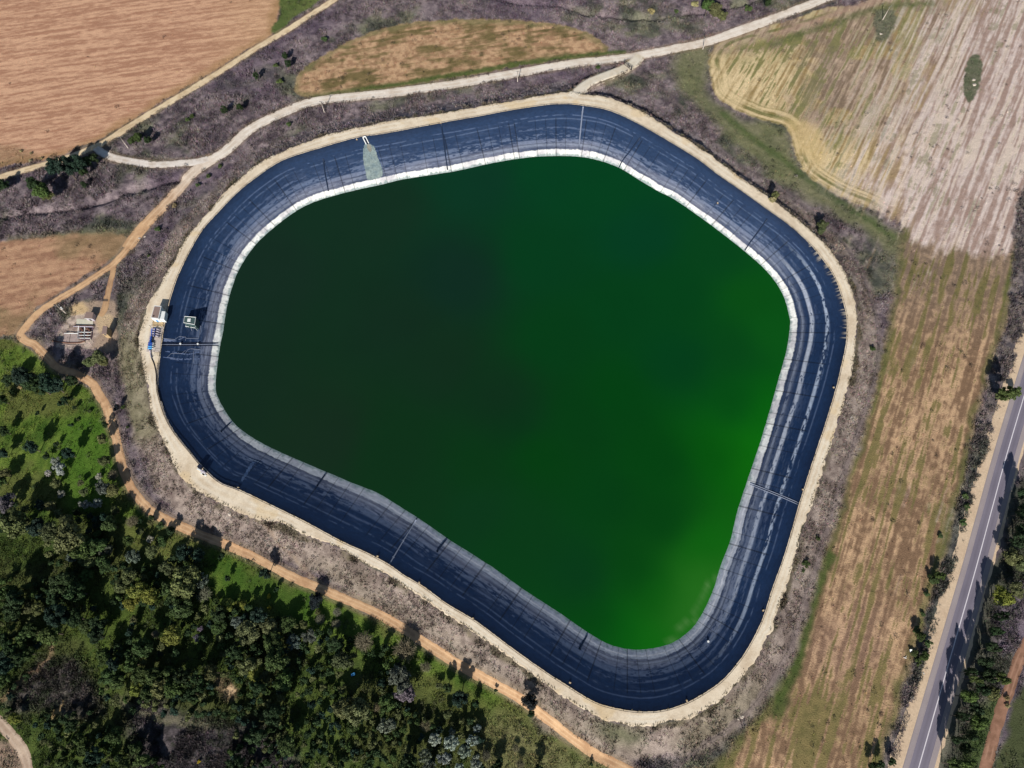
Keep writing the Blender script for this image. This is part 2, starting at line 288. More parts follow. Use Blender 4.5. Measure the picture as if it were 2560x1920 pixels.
    # verge between that field and the main road
    VR=[(2548,480),(2700,450),(2640,640),(2600,760),(2560,870),(2520,960),(2480,1120),(2430,1290),(2395,1430),(2350,1580),(2310,1720),(2270,1850),(2245,1960),(2180,2150),(2150,2100),(2200,1930),(2242,1800),(2290,1640),(2350,1440),(2400,1250),(2440,1060),(2488,900),(2530,760)]
    m=poly(VR,1.2);dk=poly([(2440,1100),(2480,1120),(2400,1430),(2340,1640),(2300,1720),(2285,1660),(2350,1440),(2410,1230)],5)
    c=c3((88,80,84),(140,126,122),sm(.3,.7,n3));c=c*(1-dk[:,None]*.75)+c3((44,54,46),(92,98,84),sm(.3,.7,.5*n2+.5*n3))*dk[:,None]*.75
    lay(m,c,.4,1.3)
    # little west field
    WF=[(-700,640),(0,604),(100,592),(250,580),(326,592),(318,606),(268,655),(190,705),(100,765),(50,812),(20,838),(-700,900)]
    m=poly(WF,.9,True);s1=aniso(x,y,(0,700),(250,660),1.7,8,4,51)
    c=c3((160,118,94),(200,156,124),sm(.3,.7,s1*.6+n3*.4));gg=sm(.5,.7,n1)*.6;c=c*(1-gg[:,None])+c3((116,104,72),(150,126,92),n3)*gg[:,None]
    lay(m,c,.12,.06);lay(line([(20,600),(150,585),(300,580),(330,590)],1.6,1.6)*.6,c3((104,100,76),(140,130,100),n3))
    # lawn and wood floor, south west
    LW=[(-900,866),(0,850),(50,856),(90,885),(125,915),(160,945),(225,975),(258,1022),(268,1060),(285,1110),(300,1175),(325,1230),(365,1280),(420,1312),(520,1352),(620,1395),(730,1450),(850,1502),(960,1555),(1070,1625),(1180,1690),(1300,1755),(1420,1848),(1560,1935),(1700,2150),(-900,2200)]
    m=poly(LW,.9,True);s1=aniso(x,y,(100,1200),(190,1000),1.5,3,3,61)
    c=c3((66,92,32),(112,130,54),sm(.25,.75,n2*.5+s1*.5));ol=sm(.45,.62,n1)*.8;c=c*(1-ol[:,None])+c3((78,84,40),(118,118,66),n3*.5+n2*.5)*ol[:,None]
    lay(m,c,.20,.55)
    lay(m*poly([(150,1060),(240,1040),(270,1120),(250,1230),(180,1300),(160,1200)],5)*.8,c3((52,88,22),(92,126,40),n3*.5+s1*.5),.14,.15)
    lay(m*poly([(500,1380),(700,1445),(790,1490),(800,1560),(720,1560),(640,1500),(560,1500),(540,1430)],4)*.8,c3((46,80,22),(80,108,36),n3*.5+s1*.5),.12,.1)
    lay(m*poly([(160,1580),(250,1540),(330,1530),(300,1640),(250,1720),(240,1600)],4)*.8,c3((72,100,24),(110,132,40),n3),.15,.2)
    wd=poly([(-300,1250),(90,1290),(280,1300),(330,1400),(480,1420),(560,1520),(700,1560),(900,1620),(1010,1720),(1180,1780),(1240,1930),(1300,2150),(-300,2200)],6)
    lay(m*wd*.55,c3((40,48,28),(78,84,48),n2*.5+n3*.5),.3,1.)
    lay(m*poly([(90,1660),(180,1640),(230,1700),(250,1780),(180,1800),(90,1770),(40,1780),(20,1740)],4)*.85,c3((58,50,54),(104,92,94),sm(.3,.7,n3)),.5,2.)
    lay(m*poly([(330,1740),(500,1800),(620,1800),(700,1860),(740,1960),(400,2000),(330,1900)],5)*.85,c3((56,48,58),(98,86,94),sm(.3,.7,n3)),.5,2.2)
    lay(line([(290,1745),(340,1775),(420,1800),(520,1815)],1.3,1)*.8,c3((92,92,66),(140,130,108),n3),.15,.3)
    lay(poly([(545,1690),(580,1695),(600,1740),(570,1760),(540,1730)],1.5)*.8,c3((104,86,72),(140,116,92),n3));lay(poly([(560,1715),(585,1714),(588,1735),(565,1742)],.8,True),c3((190,156,120),(222,188,150),n3),.1,.1)
    lay(line([(128,1612),(124,1640),(108,1662),(80,1684),(50,1705),(10,1745),(-40,1765)],.9,.9)*.75,c3((150,124,98),(196,158,128),n3),.15,.2)
    lay(line([(130,1797),(138,1780),(158,1764)],.9,.6)*.9,c3((176,144,100),(206,170,124),n3),.1,.1)
    lay(poly([(-100,1850),(30,1858),(58,1890),(64,1930),(50,2000),(-100,2050)],1.2,True)*.9,c3((136,116,104),(192,160,138),n3),.2,.3)
    lay(m*poly([(1190,1830),(1300,1800),(1420,1870),(1500,1920),(1500,2050),(1230,2050)],5)*.8,c3((92,96,54),(150,140,100),n2*.4+n3*.6),.3,1.)
    # bank: dry bleached grass over everything on the slope
    a=samp(dA,x,y);aw=samp(dA,wx,wy)
    bk=(1-sm(11.,15.,aw))*sm(-.2,.3,a)
    c=c3((120,104,98),(170,152,142),sm(.3,.7,n3*.5+n2*.5));c=c3((0,0,0),(0,0,0),n3)+c
    ang=y
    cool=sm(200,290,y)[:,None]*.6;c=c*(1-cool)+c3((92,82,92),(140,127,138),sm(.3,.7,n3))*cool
    gsw=poly([(280,830),(345,840),(372,1000),(400,1080),(340,1100),(300,1040),(290,920)],6)[:,None]*.6;c=c*(1-gsw)+c3((84,86,58),(146,140,102),n3)*gsw
    gs2=poly([(760,1400),(900,1440),(960,1500),(1420,1780),(1560,1830),(1600,1880),(1480,1860),(1250,1700),(900,1500)],8)[:,None]*.35;c=c*(1-gs2)+c3((88,86,62),(140,130,98),n3)*gs2
    gs3=poly([(1480,1805),(1600,1820),(1600,1850),(1520,1850)],4)[:,None]*.7;c=c*(1-gs3)+c3((48,64,38),(92,98,62),n3)*gs3
    gse=poly([(1700,1830),(1860,1720),(1900,1690),(1900,1760),(1800,1850),(1720,1900)],5)[:,None]*.45;c=c*(1-gse)+c3((92,90,66),(148,138,106),n3)*gse
    lay(bk*(1-wd*0),c,.15,.85)
    edge=sm(3.2,.8,aw)*sm(-.2,.2,a)*sm(.35,.6,n2)
    lay(edge*.8,c3((70,64,50),(110,100,74),n3),.3,1.8)
    # two-track along the east fence, and the fence lines
    for k,L in (('e',FE),('w',FW)):
        P=smooth(px2g(L));d=samp(segdist(P,False),x,y);d2=samp(segdist(P+np.array([1.5 if k=='e' else -1.2,.4]),False),wx2,wy2)
        lay((1-sm(.9,1.7,d2))*.6,c3((104,92,92),(146,128,124),n3),.1,.1);lay((1-sm(.15,.55,np.abs(d+ .2*(n3-.5))))*.5,c3((56,50,50),(84,76,72),n3),.1,.6)
    # foot paths on the south bank
    lay(line([(640,1290),(655,1310),(690,1350),(740,1400),(775,1440),(800,1460),(870,1490),(960,1540),(1030,1590),(1090,1632)],.7,.5)*.6,c3((150,128,108),(180,154,130),n3),.1,.2)
    lay(line([(660,1312),(700,1345),(750,1395),(770,1440)],.5,.4)*.5,c3((140,120,104),(170,148,128),n3),.1,.2)
    # pump yard
    lay(poly([(182,762),(250,752),(290,762),(290,860),(280,880),(205,870),(170,866),(176,820),(182,790)],1.2,True)*.9,c3((158,134,118),(200,172,148),n2*.5+n3*.5),.1,.1)
    lay(poly([(235,790),(282,790),(284,820),(240,830)],1.2,True)*.8,c3((204,174,138),(224,194,156),n3))
    lay(poly([(178,768),(205,758),(222,772),(205,790),(178,785)],1.,True)*.9,c3((206,172,128),(226,194,150),n3))
    lay(poly([(148,822),(165,805),(182,788),(238,788),(238,862),(200,872),(140,866)],1.,True)*.85,c3((150,128,120),(208,186,172),sm(.3,.7,n3)),.25,.1)
    # right edge beyond the road
    lay(poly([(2560,600),(2800,500),(2700,1100),(2560,1500),(2520,1700),(2480,1700),(2440,1800),(2400,2100),(2340,2100),(2400,1720),(2480,1440),(2560,1150),(2640,860)],2)*.95,c3((60,64,50),(104,100,90),n3*.6+n2*.4),.3,1.)
    lay(poly([(2500,1500),(2700,1400),(2700,1560),(2550,1600),(2510,1640),(2490,1600)],2)*.8,c3((96,84,98),(146,128,140),n3),.4,1.6)
    lay(poly([(2430,1800),(2495,1740),(2500,1780),(2470,1860),(2440,1930),(2400,2050),(2380,2050)],2)*.9,c3((54,74,34),(84,98,50),n2),.15,.3)
    lay(poly([(2580,1640),(2700,1500),(3400,1500),(3400,2200),(2430,2200),(2480,1950),(2510,1820),(2545,1740)],1.5)*.95,c3((52,66,36),(92,94,60),n1*.6+n2*.4),.12,.1)
    for kx,wd_ in (('N',3.6),('W',2.8),('F',2.8),('L',3.),('R',3.4),('S',2.6),('C',3.),('E',3.2),('A',11.)):
        d=samp(dR[kx],x,y);k=1-sm(wd_*.8,wd_*1.25,d);rough*=1-k;tuft*=1-(1-sm(wd_*.62,wd_*.9,d))
        if kx in 'NWFLR':
            q=sm(wd_*1.5,wd_*.9,d)*.45;C=C*(1-q[:,None])+c3((128,108,88),(176,150,122),n3)*q[:,None]
    rough*=sm(.0,1.5,a);tuft*=sm(.1,.8,a)
    # gaps in the weeds
    tuft*=sm(.3,.6,fbm(x,y,3.3,2,77)*.6+fbm(x,y,12,2,78)*.4)
    C=np.clip(C/np.array([KR,KG,KB]),.004,.85)
    return C,rough,tuft
# one ground sheet, fine where seen, stretched out to the horizon
def axis(a,b,s,far):
    c=list(np.arange(a,b+s,s));g=s;v=c[-1];u=c[0]
    hi=[];lo=[]
    while v<far: g*=1.35;v+=g;hi.append(v)
    g=s
    while u>-far: g*=1.35;u-=g;lo.append(u)
    return np.array(lo[::-1]+c+hi)
AX=axis(-335,335,.62,5000);AY=axis(-52,402,.62,5000)
XX,YY=np.meshgrid(AX,AY);X=XX.ravel();Y=YY.ravel()
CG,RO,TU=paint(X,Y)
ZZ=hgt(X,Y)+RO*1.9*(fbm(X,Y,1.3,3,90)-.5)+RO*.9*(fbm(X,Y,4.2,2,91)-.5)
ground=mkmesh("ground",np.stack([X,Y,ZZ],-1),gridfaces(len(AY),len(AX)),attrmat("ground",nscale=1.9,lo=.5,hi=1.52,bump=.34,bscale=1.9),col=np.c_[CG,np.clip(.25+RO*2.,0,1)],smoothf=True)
tag(ground,kind="structure")
# ------------------------------------------------------------------ roads and tracks, draped on the ground
def normals2(P,closed=False):
    if closed: T=np.roll(P,-1,0)-np.roll(P,1,0)
    else: T=np.gradient(P,axis=0)
    T=T/np.maximum(np.hypot(*T.T)[:,None],1e-9);return np.stack([-T[:,1],T[:,0]],-1)
def strip(name,P,half,m,nc=7,dz=.09,jit=.35,step=.7,colf=None,off=0.,seed=0,half2=None,ends=False):
    P=resample(P,step);N=normals2(P);n=len(P);h1=np.full(n,float(half));h2=np.full(n,float(half if half2 is None else half2))
    s=np.arange(n)*step
    jl=(fbm(s,s*0+seed,2.2,3,seed+.3)-.5)*2*jit+(fbm(s,s*0,14.,2,seed+5.)-.5)*jit*2;jr=(fbm(s,s*0+seed,2.2,3,seed+3.3)-.5)*2*jit+(fbm(s,s*0,14.,2,seed+8.)-.5)*jit*2
    t=np.linspace(-1,1,nc);L=np.where(t[None]<0,t[None]*(h2+jr)[:,None],t[None]*(h1+jl)[:,None])+off
    V=P[:,None,:]+N[:,None,:]*L[...,None];V=V.reshape(-1,2)
    tt=np.tile(t,n);ss=np.repeat(s,nc)
    z=hgt(V[:,0],V[:,1])+dz-np.where((np.abs(tt)>.99)&(nc>2),dz*.8,0)
    return mkmesh(name,np.c_[V,z],gridfaces(n,nc),m,col=colf(V[:,0],V[:,1],tt,ss) if colf else None,smoothf=True,up=True)
def cmix(a,b,t): 
    t=np.clip(t,0,1)[:,None];return al(a)*(1-t)+al(b)*t
def trackcol(base,dark,rut,rutpos=.42,edge=.22):
    def f(x,y,t,s):
        c=cmix(dark,base,sm(.25,.7,fbm(s,t*2.,6,4,3)*.5+.5*fbm(x,y,2.,3,5)))
        r=np.exp(-((np.abs(t)-rutpos)/.13)**2)*sm(.3,.6,fbm(s,t,9,2,9))
        c=c*(1-.55*r[:,None])+al(rut)*.55*r[:,None]
        e=sm(.62,1.,np.abs(t))*edge;return c*(1-e[:,None])+al(dark)*.8*e[:,None]
    return f
mtrack=attrmat("track_dirt",nscale=1.5,lo=.88,hi=1.1,bump=.05,bscale=2.)
def RT(k): return ROUTES[k]
def ncol(x,y,t,s):
    a=trackcol((246,230,216),(222,202,184),(252,242,230))(x,y,t,s);b=trackcol((226,182,140),(190,146,110),(240,202,162))(x,y,t,s)
    e=ROUTES['N'][-1];k=(1-sm(12,78,np.hypot(x-e[0],y-e[1])+10*(fbm(x,y,8,2,3)-.5)))[:,None];return a*(1-k)+b*k
tag(strip("gravel_road",RT('N'),3.1,mtrack,nc=11,dz=.10,colf=ncol,seed=1),kind="structure")
tag(strip("field_track",RT('F'),2.05,mtrack,nc=11,dz=.085,colf=trackcol((238,212,176),(206,176,140),(246,224,192)),seed=2),kind="structure")
tag(strip("dirt_track",RT('W'),1.9,mtrack,nc=11,dz=.075,colf=trackcol((226,182,140),(190,146,110),(240,202,162)),seed=3),kind="structure")
tag(strip("white_track",RT('L'),2.2,mtrack,nc=9,dz=.12,colf=trackcol((240,226,216),(208,188,172),(250,240,232)),seed=4),kind="structure")
tag(strip("ramp",RT('R'),3.7,mtrack,nc=9,dz=.13,colf=trackcol((246,230,210),(226,206,180),(252,240,222)),seed=5),kind="structure")
tag(strip("yard_track",RT('S'),1.6,mtrack,nc=7,dz=.06,colf=trackcol((206,164,124),(170,130,100),(220,180,140)),seed=6),kind="structure")
tag(strip("corner_track",RT('C'),1.9,mtrack,nc=9,dz=.085,colf=trackcol((214,186,162),(176,148,128),(226,202,182)),seed=7),kind="structure")
tag(strip("red_track",RT('E'),2.15,mtrack,nc=11,dz=.085,colf=trackcol((172,128,106),(134,98,78),(196,152,128)),seed=8),kind="structure")
# main road: sand verges, asphalt shoulders and lanes, painted lines
mas=attrmat("asphalt",rough=.85,nscale=3.,lo=.93,hi=1.07,bump=.02,bscale=6.)
def asph(x,y,t,s):
    c=cmix((122,114,128),(140,131,144),fbm(s,t*3,12,3,2));sh=sm(.60,.62,np.abs(t));c=c*(1-sh[:,None])+cmix((158,144,146),(174,160,160),fbm(s,t,8,3,4))*sh[:,None]
    r=np.exp(-((np.abs(t)-.3)/.10)**2)*.12;return c*(1-r[:,None])
tag(strip("road_verge",RT('A'),6.6,attrmat("verge",nscale=1.2,lo=.86,hi=1.14,bump=.08),nc=15,dz=.07,jit=.7,half2=10.3,colf=lambda x,y,t,s:cmix((206,176,148),(232,204,174),fbm(x,y,4,4,7)),seed=9),kind="structure")
tag(strip("road",RT('A'),5.5,mas,nc=51,dz=.16,jit=.0,step=1.,colf=asph,seed=10),kind="structure")
mpaint=plain("road_paint",(232,222,228),.6,var=.06)
tag(strip("road_marking",RT('A'),.2,mpaint,nc=2,dz=.20,jit=.02,step=1.),kind="structure")
mpaint2=plain("road_paint_worn",(176,160,160),.7,var=.1)
for o_ in (3.35,-3.35): tag(strip("road_marking",RT('A'),.08,mpaint2,nc=2,dz=.195,jit=.02,step=1.,off=o_),kind="structure")
# ------------------------------------------------------------------ reservoir: crest road, liner, water
NB=1500
Br=resample(B_,n=NB,closed=True);Dd=resample(D_,n=6000,closed=True);Ad=resample(A_,n=6000,closed=True)
def match(P,Q):
    n=len(Q);k0=int(np.argmin(np.hypot(*(Q-P[0]).T)));out=[];w_=n//14;k=k0
    for p in P:
        idx=(np.arange(k-w_,k+w_))%n;j=int(np.argmin(np.hypot(*(Q[idx]-p).T)));k=k-w_+j;out.append(k)
    out=np.array(out,float);tr=np.linspace(out[0],out[0]+(n if out[-1]>out[0] else -n),len(P)+1)[:-1];d=out-tr
    K=61;ker=np.hanning(K);ker/=ker.sum();d=np.convolve(np.r_[d[-K:],d,d[:K]],ker,'same')[K:-K];o=(tr+d)%n
    i=o.astype(int);f=(o-i)[:,None];return Q[i%n]*(1-f)+Q[(i+1)%n]*f
Dm=match(Br,Dd);Am=match(Br,Ad)
sB=np.r_[0,np.cumsum(np.hypot(*np.diff(Br,axis=0).T))]
# liner surface: from just under the crest road down to below the water line
NV=64;vv=np.linspace(-.02,1.10,NV)
LV=Br[:,None,:]*(1-vv[None,:,None])+Dm[:,None,:]*vv[None,:,None]
wr=(fbm(np.repeat(sB,NV),np.tile(vv*23,NB),2.4,3,3)-.5)*.10
LZ=ZC*(1-vv)+ZW*vv;LZ=np.tile(LZ,NB)+np.where(np.tile(vv,NB)>.01,wr,-.05)
LX=LV.reshape(-1,2)
UVL=np.stack([np.repeat(sB,NV),np.tile(vv,NB)],-1)
def linercol(x,y,u,v):
    c=cmix((14,38,72),(27,52,88),fbm(u,v*23,9,3,1))
    ys=sm(90,250,y);ys2=ys[:,None]                  # north slope painted lighter, its sunnier facing put into the colour
    c=c*(1-.35*ys2)+cmix((42,62,90),(56,75,104),fbm(u,v*23,6,3,2))*.35*ys2
    topd=(1-sm(.0,.16,v))*.35;c=c*(1-topd[:,None])
    def streak(cv,wd,sc,thr,amt,colr,seed,reg=None):
        nonlocal c
        vc=cv+.03*(fbm(u,u*0,38,2,seed)-.5)*2
        k=np.exp(-((v-vc)/wd)**(2 if reg is None else 6))*sm(thr,thr+.10,fbm(u/3.4,v*30,.62,4,seed+1)*.6+.4*fbm(u,v*5,20,2,seed+2))*amt
        if reg is not None:k=k*reg
        c=c*(1-k[:,None])+al(colr)*k[:,None]
    east=sm(80,140,x)*(1-sm(175,212,y));se=sm(80,150,x)
    streak(.30,.012,1,.38,.45,(112,128,160),11)
    EE=np.maximum(east,sm(70,110,x)*(1-sm(175,212,y))*sm(-30,25,y));streak(.34,.03,1,.40,1.,(168,178,198),12,EE)
    streak(.61,.038,1,.33,1.,(182,186,200),13,EE)
    streak(.47,.02,1,.45,.4,(110,124,156),14,1-east)
    streak(.60,.05,1,.42,.5,(120,132,160),15,1-east*.5)
    streak(.70,.04,1,.36,.6,(140,148,172),16,1-east)
    # pale dried mud zone above the white band
    lowz=sm(.64,.80,v+.05*(fbm(u,u*0,18,3,21)-.5)*2)*(.35+.5*sm(.35,.65,fbm(u,v*3,24,3,22)));lowz*=1-.75*np.maximum(east,EE)
    c=c*(1-lowz[:,None])+cmix((92,98,122),(128,128,144),fbm(u,v*26,3,3,23))*lowz[:,None]
    streak(.22,.010,1,.44,.5,(110,126,160),17);streak(.52,.10,1,.52,.15,(120,132,160),18);streak(.78,.03,1,.36,.5,(160,166,184),19)
    stn=sm(.55,.75,fbm(u/4,v*24,1.5,4,31))*.10*sm(.15,.4,v);c=c*(1-stn[:,None])+al((110,122,150))*stn[:,None]
    # white band at the last water level
    wv=v+.012*(fbm(u,u*0,6,3,41)-.5)*2+.014*(fbm(u,v*6,1.1,3,47)-.5)*2
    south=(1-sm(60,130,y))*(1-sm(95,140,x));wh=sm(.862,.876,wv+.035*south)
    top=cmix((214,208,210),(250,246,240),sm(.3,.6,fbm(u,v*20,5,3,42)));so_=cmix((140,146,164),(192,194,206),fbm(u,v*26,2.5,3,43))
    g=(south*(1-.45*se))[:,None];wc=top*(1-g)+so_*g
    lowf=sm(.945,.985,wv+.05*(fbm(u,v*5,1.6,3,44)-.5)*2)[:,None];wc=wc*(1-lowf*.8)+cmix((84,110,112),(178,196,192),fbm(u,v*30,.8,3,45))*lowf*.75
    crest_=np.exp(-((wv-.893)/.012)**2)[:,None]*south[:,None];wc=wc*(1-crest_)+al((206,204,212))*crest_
    c=c*(1-wh[:,None])+wc*wh[:,None]
    # fine seams every few metres, some missing
    pu=(u%6.1);sk=(pu<.42)*((np.floor(u/6.1)*7919%5)<3.1)*sm(.22,.3,v)*.55;c=c*(1-sk[:,None])
    for hv in (.80,.745,.84): 
        k=(np.abs(v-hv-.006*(fbm(u,u*0,9,2,hv*50)-.5))<.0048)*sm(.4,.5,fbm(u,u*0,16,2,hv*90))*.4;c=c*(1-k[:,None])
    # brown wash at a few places on the upper east rim
    ew=((y>150)&(y<205)&(x>150))*sm(.13,.01,v+.12*(fbm(u,u*0,1.3,2,66)-.3))*sm(.5,.6,fbm(u,v*3,.7,2,61))*.6;c=c*(1-ew[:,None])+al((206,190,170))*ew[:,None]
    return np.clip(c,.004,.85)
mlin,n_,b_=mat("liner");b_.inputs["Roughness"].default_value=.55;b_.inputs["Specular IOR Level"].default_value=.35
at=n_.nodes.new("ShaderNodeAttribute");at.attribute_name="Col";tc=n_.nodes.new("ShaderNodeTexCoord")
mp=n_.nodes.new("ShaderNodeMapping");mp.inputs["Scale"].default_value=(.35,20,1);n_.links.new(tc.outputs["UV"],mp.inputs[0])
nz=n_.nodes.new("ShaderNodeTexNoise");nz.inputs["Scale"].default_value=1.2;nz.inputs["Detail"].default_value=6;nz.inputs["Roughness"].default_value=.7;n_.links.new(mp.outputs[0],nz.inputs["Vector"])
mr=n_.nodes.new("ShaderNodeMapRange");mr.inputs[1].default_value=.3;mr.inputs[2].default_value=.72;mr.inputs[3].default_value=.78;mr.inputs[4].default_value=1.3;n_.links.new(nz.outputs[0],mr.inputs[0])
mx=n_.nodes.new("ShaderNodeVectorMath");mx.operation='SCALE';n_.links.new(at.outputs["Color"],mx.inputs[0]);n_.links.new(mr.outputs[0],mx.inputs["Scale"]);n_.links.new(mx.outputs[0],b_.inputs["Base Color"])
bp=n_.nodes.new("ShaderNodeBump");bp.inputs["Distance"].default_value=.05;bp.inputs["Strength"].default_value=.6;n_.links.new(nz.outputs[0],bp.inputs["Height"]);n_.links.new(bp.outputs[0],b_.inputs["Normal"])
# finer mesh for the colours: subdivide the ring
NB2=3000;idx=np.linspace(0,NB,NB2+1)[:-1];i0=idx.astype(int);f0=(idx-i0)[:,None,None]
V3=np.c_[LX,LZ].reshape(NB,NV,3);V3=V3[i0%NB]*(1-f0)+V3[(i0+1)%NB]*f0
per=sB[-1]+np.hypot(*(Br[0]-Br[-1]));uu=np.linspace(0,per,NB2+1)[:-1]
NV2=120;jv=np.linspace(0,NV-1,NV2);j0=np.minimum(jv.astype(int),NV-2);fj=(jv-j0)[None,:,None]
V3=V3[:,j0]*(1-fj)+V3[:,j0+1]*fj;v2=vv[j0]*(1-fj[0,:,0])+vv[j0+1]*fj[0,:,0]
V3=V3.reshape(-1,3);U2=np.repeat(uu,NV2);W2=np.tile(v2,NB2)
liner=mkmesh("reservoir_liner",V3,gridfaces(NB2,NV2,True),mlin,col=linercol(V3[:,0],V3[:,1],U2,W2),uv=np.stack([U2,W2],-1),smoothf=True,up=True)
tag(liner,kind="structure")
# crest road ring
def crest():
    s=sB;n=NB;nc=15;t=np.linspace(0,1,nc)
    jo=(fbm(s,s*0,1.3,3,71)-.5)*1.5+(fbm(s,s*0,7,2,72)-.5)*1.2;ji=(fbm(s,s*0,.9,2,73)-.5)*.55
    N=Am-Br;w_=np.hypot(*N.T)[:,None];N=N/np.maximum(w_,.1)
    inn=Br-N*(.1-ji[:,None]*.6);out=Am+N*jo[:,None]
    V=inn[:,None]*(1-t[None,:,None])+out[:,None]*t[None,:,None];V=V.reshape(-1,2);T=np.tile(t,n);S=np.repeat(s,nc)
    z=ZC+.08-np.where(T>.99,.14,0)-np.where(T<.01,.03,0)
    x,y=V[:,0],V[:,1]
    c=cmix((218,194,166),(243,222,196),sm(.25,.7,fbm(x,y,5,4,81)*.6+.4*fbm(x,y,1.4,3,82)))
    r=(np.exp(-((T-.35)/.09)**2)+np.exp(-((T-.68)/.09)**2))*.5*sm(.3,.6,fbm(S,T,20,2,83));c=c*(1-r[:,None])+al((252,240,222))*r[:,None]
    tan_=sm(.66,.74,fbm(x,y,12,3,84))[:,None]*.4;c=c*(1-tan_)+al((230,196,144))*tan_
    e=np.maximum(sm(.90,1,T)*.5*sm(.35,.6,fbm(x,y,2,3,85)),sm(.08,.0,T)*.25)[:,None];c=c*(1-e)+al((150,130,104))*e
    return mkmesh("crest_road",np.c_[x,y,z],gridfaces(n,nc,True),mtrack,col=c,smoothf=True,up=True)
tag(crest(),kind="structure")
# water
def water():
    P=resample(D_,n=700,closed=True);rings=60;c0=P.mean(0);t=np.linspace(0,1.012,rings)
    V=(c0[None,None]*(1-t[None,:,None])+P[:,None]*t[None,:,None]).reshape(-1,2)
    pts=[((560,960),(20,44,28)),((620,700),(21,45,31)),((800,1100),(21,45,27)),((900,520),(19,48,30)),((1100,900),(17,47,26)),((1000,1130),(13,50,22)),((1150,700),(15,46,32)),((1250,1000),(14,48,24)),((1000,800),(18,46,28)),((1300,1060),(9,52,22)),
         ((1200,450),(10,56,34)),((1350,430),(4,64,30)),((1500,480),(3,66,28)),((1350,650),(4,62,26)),((1400,850),(4,62,20)),((1600,600),(3,63,32)),((1550,780),(3,64,22)),((1700,720),(3,66,22)),((1800,640),(5,68,24)),((1880,740),(8,80,16)),
         ((1700,900),(2,63,24)),((1820,880),(5,70,20)),((1940,830),(9,84,18)),((1850,1000),(3,74,16)),((1910,1030),(8,98,10)),((1885,1110),(12,106,8)),((1550,1000),(2,66,14)),((1650,1150),(2,66,12)),((1790,1150),(4,82,8)),((1855,1170),(14,104,6)),((1350,1150),(3,64,12)),((1450,1050),(4,62,16)),
         ((1500,1250),(3,63,16)),((1650,1300),(2,64,12)),((1600,1420),(2,64,12)),((1300,1350),(7,60,20)),((1450,1430),(5,58,22)),((1500,1540),(2,66,12)),((1660,1480),(3,88,6)),((1770,1380),(8,98,8)),((1785,1460),(38,112,26)),((1730,1530),(40,112,28)),((1760,1490),(38,112,26)),((1640,1590),(16,104,12)),((1570,1570),(3,88,10)),((1200,1280),(10,56,24)),((1080,1240),(12,52,22)),((1200,1170),(8,56,18))]
    Q=pxp([p for p,_ in pts],ZW);K=np.array([lin(c) for _,c in pts])
    x,y=V[:,0],V[:,1];wx=x+10*(fbm(x,y,40,3,1)-.5);wy=y+10*(fbm(x,y,40,3,2)-.5)
    d2=(wx[:,None]-Q[None,:,0])**2+(wy[:,None]-Q[None,:,1])**2+160;W=1/d2**2.1;W/=W.sum(1)[:,None];C=W@K
    # curled scum line at the south east
    sc=smooth(pxp([(1812,1425),(1790,1445),(1768,1465),(1748,1500),(1735,1525),(1738,1550),(1705,1560),(1690,1590),(1668,1612)],ZW));ds=samp(segdist(sc,False),x,y)
    k=np.exp(-(ds/.7)**2)[:,None]*.5;C=C*(1-k)+lin((110,150,90))*k
    m,n,b=mat("water");b.inputs["Roughness"].default_value=.3;b.inputs["Specular IOR Level"].default_value=.2
    a=n.nodes.new("ShaderNodeAttribute");a.attribute_name="Col"
    tc=n.nodes.new("ShaderNodeTexCoord");z=n.nodes.new("ShaderNodeTexNoise");z.inputs["Scale"].default_value=.9;z.inputs["Detail"].default_value=3;n.links.new(tc.outputs["Object"],z.inputs["Vector"])
    z2=n.nodes.new("ShaderNodeTexNoise");z2.inputs["Scale"].default_value=.05;z2.inputs["Detail"].default_value=5;n.links.new(tc.outputs["Object"],z2.inputs["Vector"])
    mr=n.nodes.new("ShaderNodeMapRange");mr.inputs[3].default_value=.93;mr.inputs[4].default_value=1.06;n.links.new(z2.outputs[0],mr.inputs[0])
    mx=n.nodes.new("ShaderNodeVectorMath");mx.operation='SCALE';n.links.new(a.outputs["Color"],mx.inputs[0]);n.links.new(mr.outputs[0],mx.inputs["Scale"]);n.links.new(mx.outputs[0],b.inputs["Base Color"])
    bp=n.nodes.new("ShaderNodeBump");bp.inputs["Distance"].default_value=.03;bp.inputs["Strength"].default_value=.3;n.links.new(z.outputs[0],bp.inputs["Height"]);n.links.new(bp.outputs[0],b.inputs["Normal"])
    return mkmesh("water",np.c_[V,np.full(len(V),ZW)],gridfaces(len(P),rings,True),m,col=C/np.array([KR,KG,KB])*WK,smoothf=True,up=True)
WK=1.0
tag(water(),kind="structure")
# draping things on the liner: height under a photo point
_PZ=V3.reshape(-1,3)[::7];
def _proj(V):
    z=V[:,2]-HC;yy=V[:,1]*ct+z*st;zz=-V[:,1]*st+z*ct;return np.stack([1280-F*V[:,0]/zz,960+F*yy/zz],-1)
_PP=_proj(_PZ)
def L3(x,y,dz=.0):
    d=(_PP[:,0]-x)**2+(_PP[:,1]-y)**2;k=np.argpartition(d,5)[:5];w_=1/(d[k]+.2);z=float((w_*_PZ[k,2]).sum()/w_.sum());p=px(x,y,z);return np.array([p[0],p[1],z+dz])
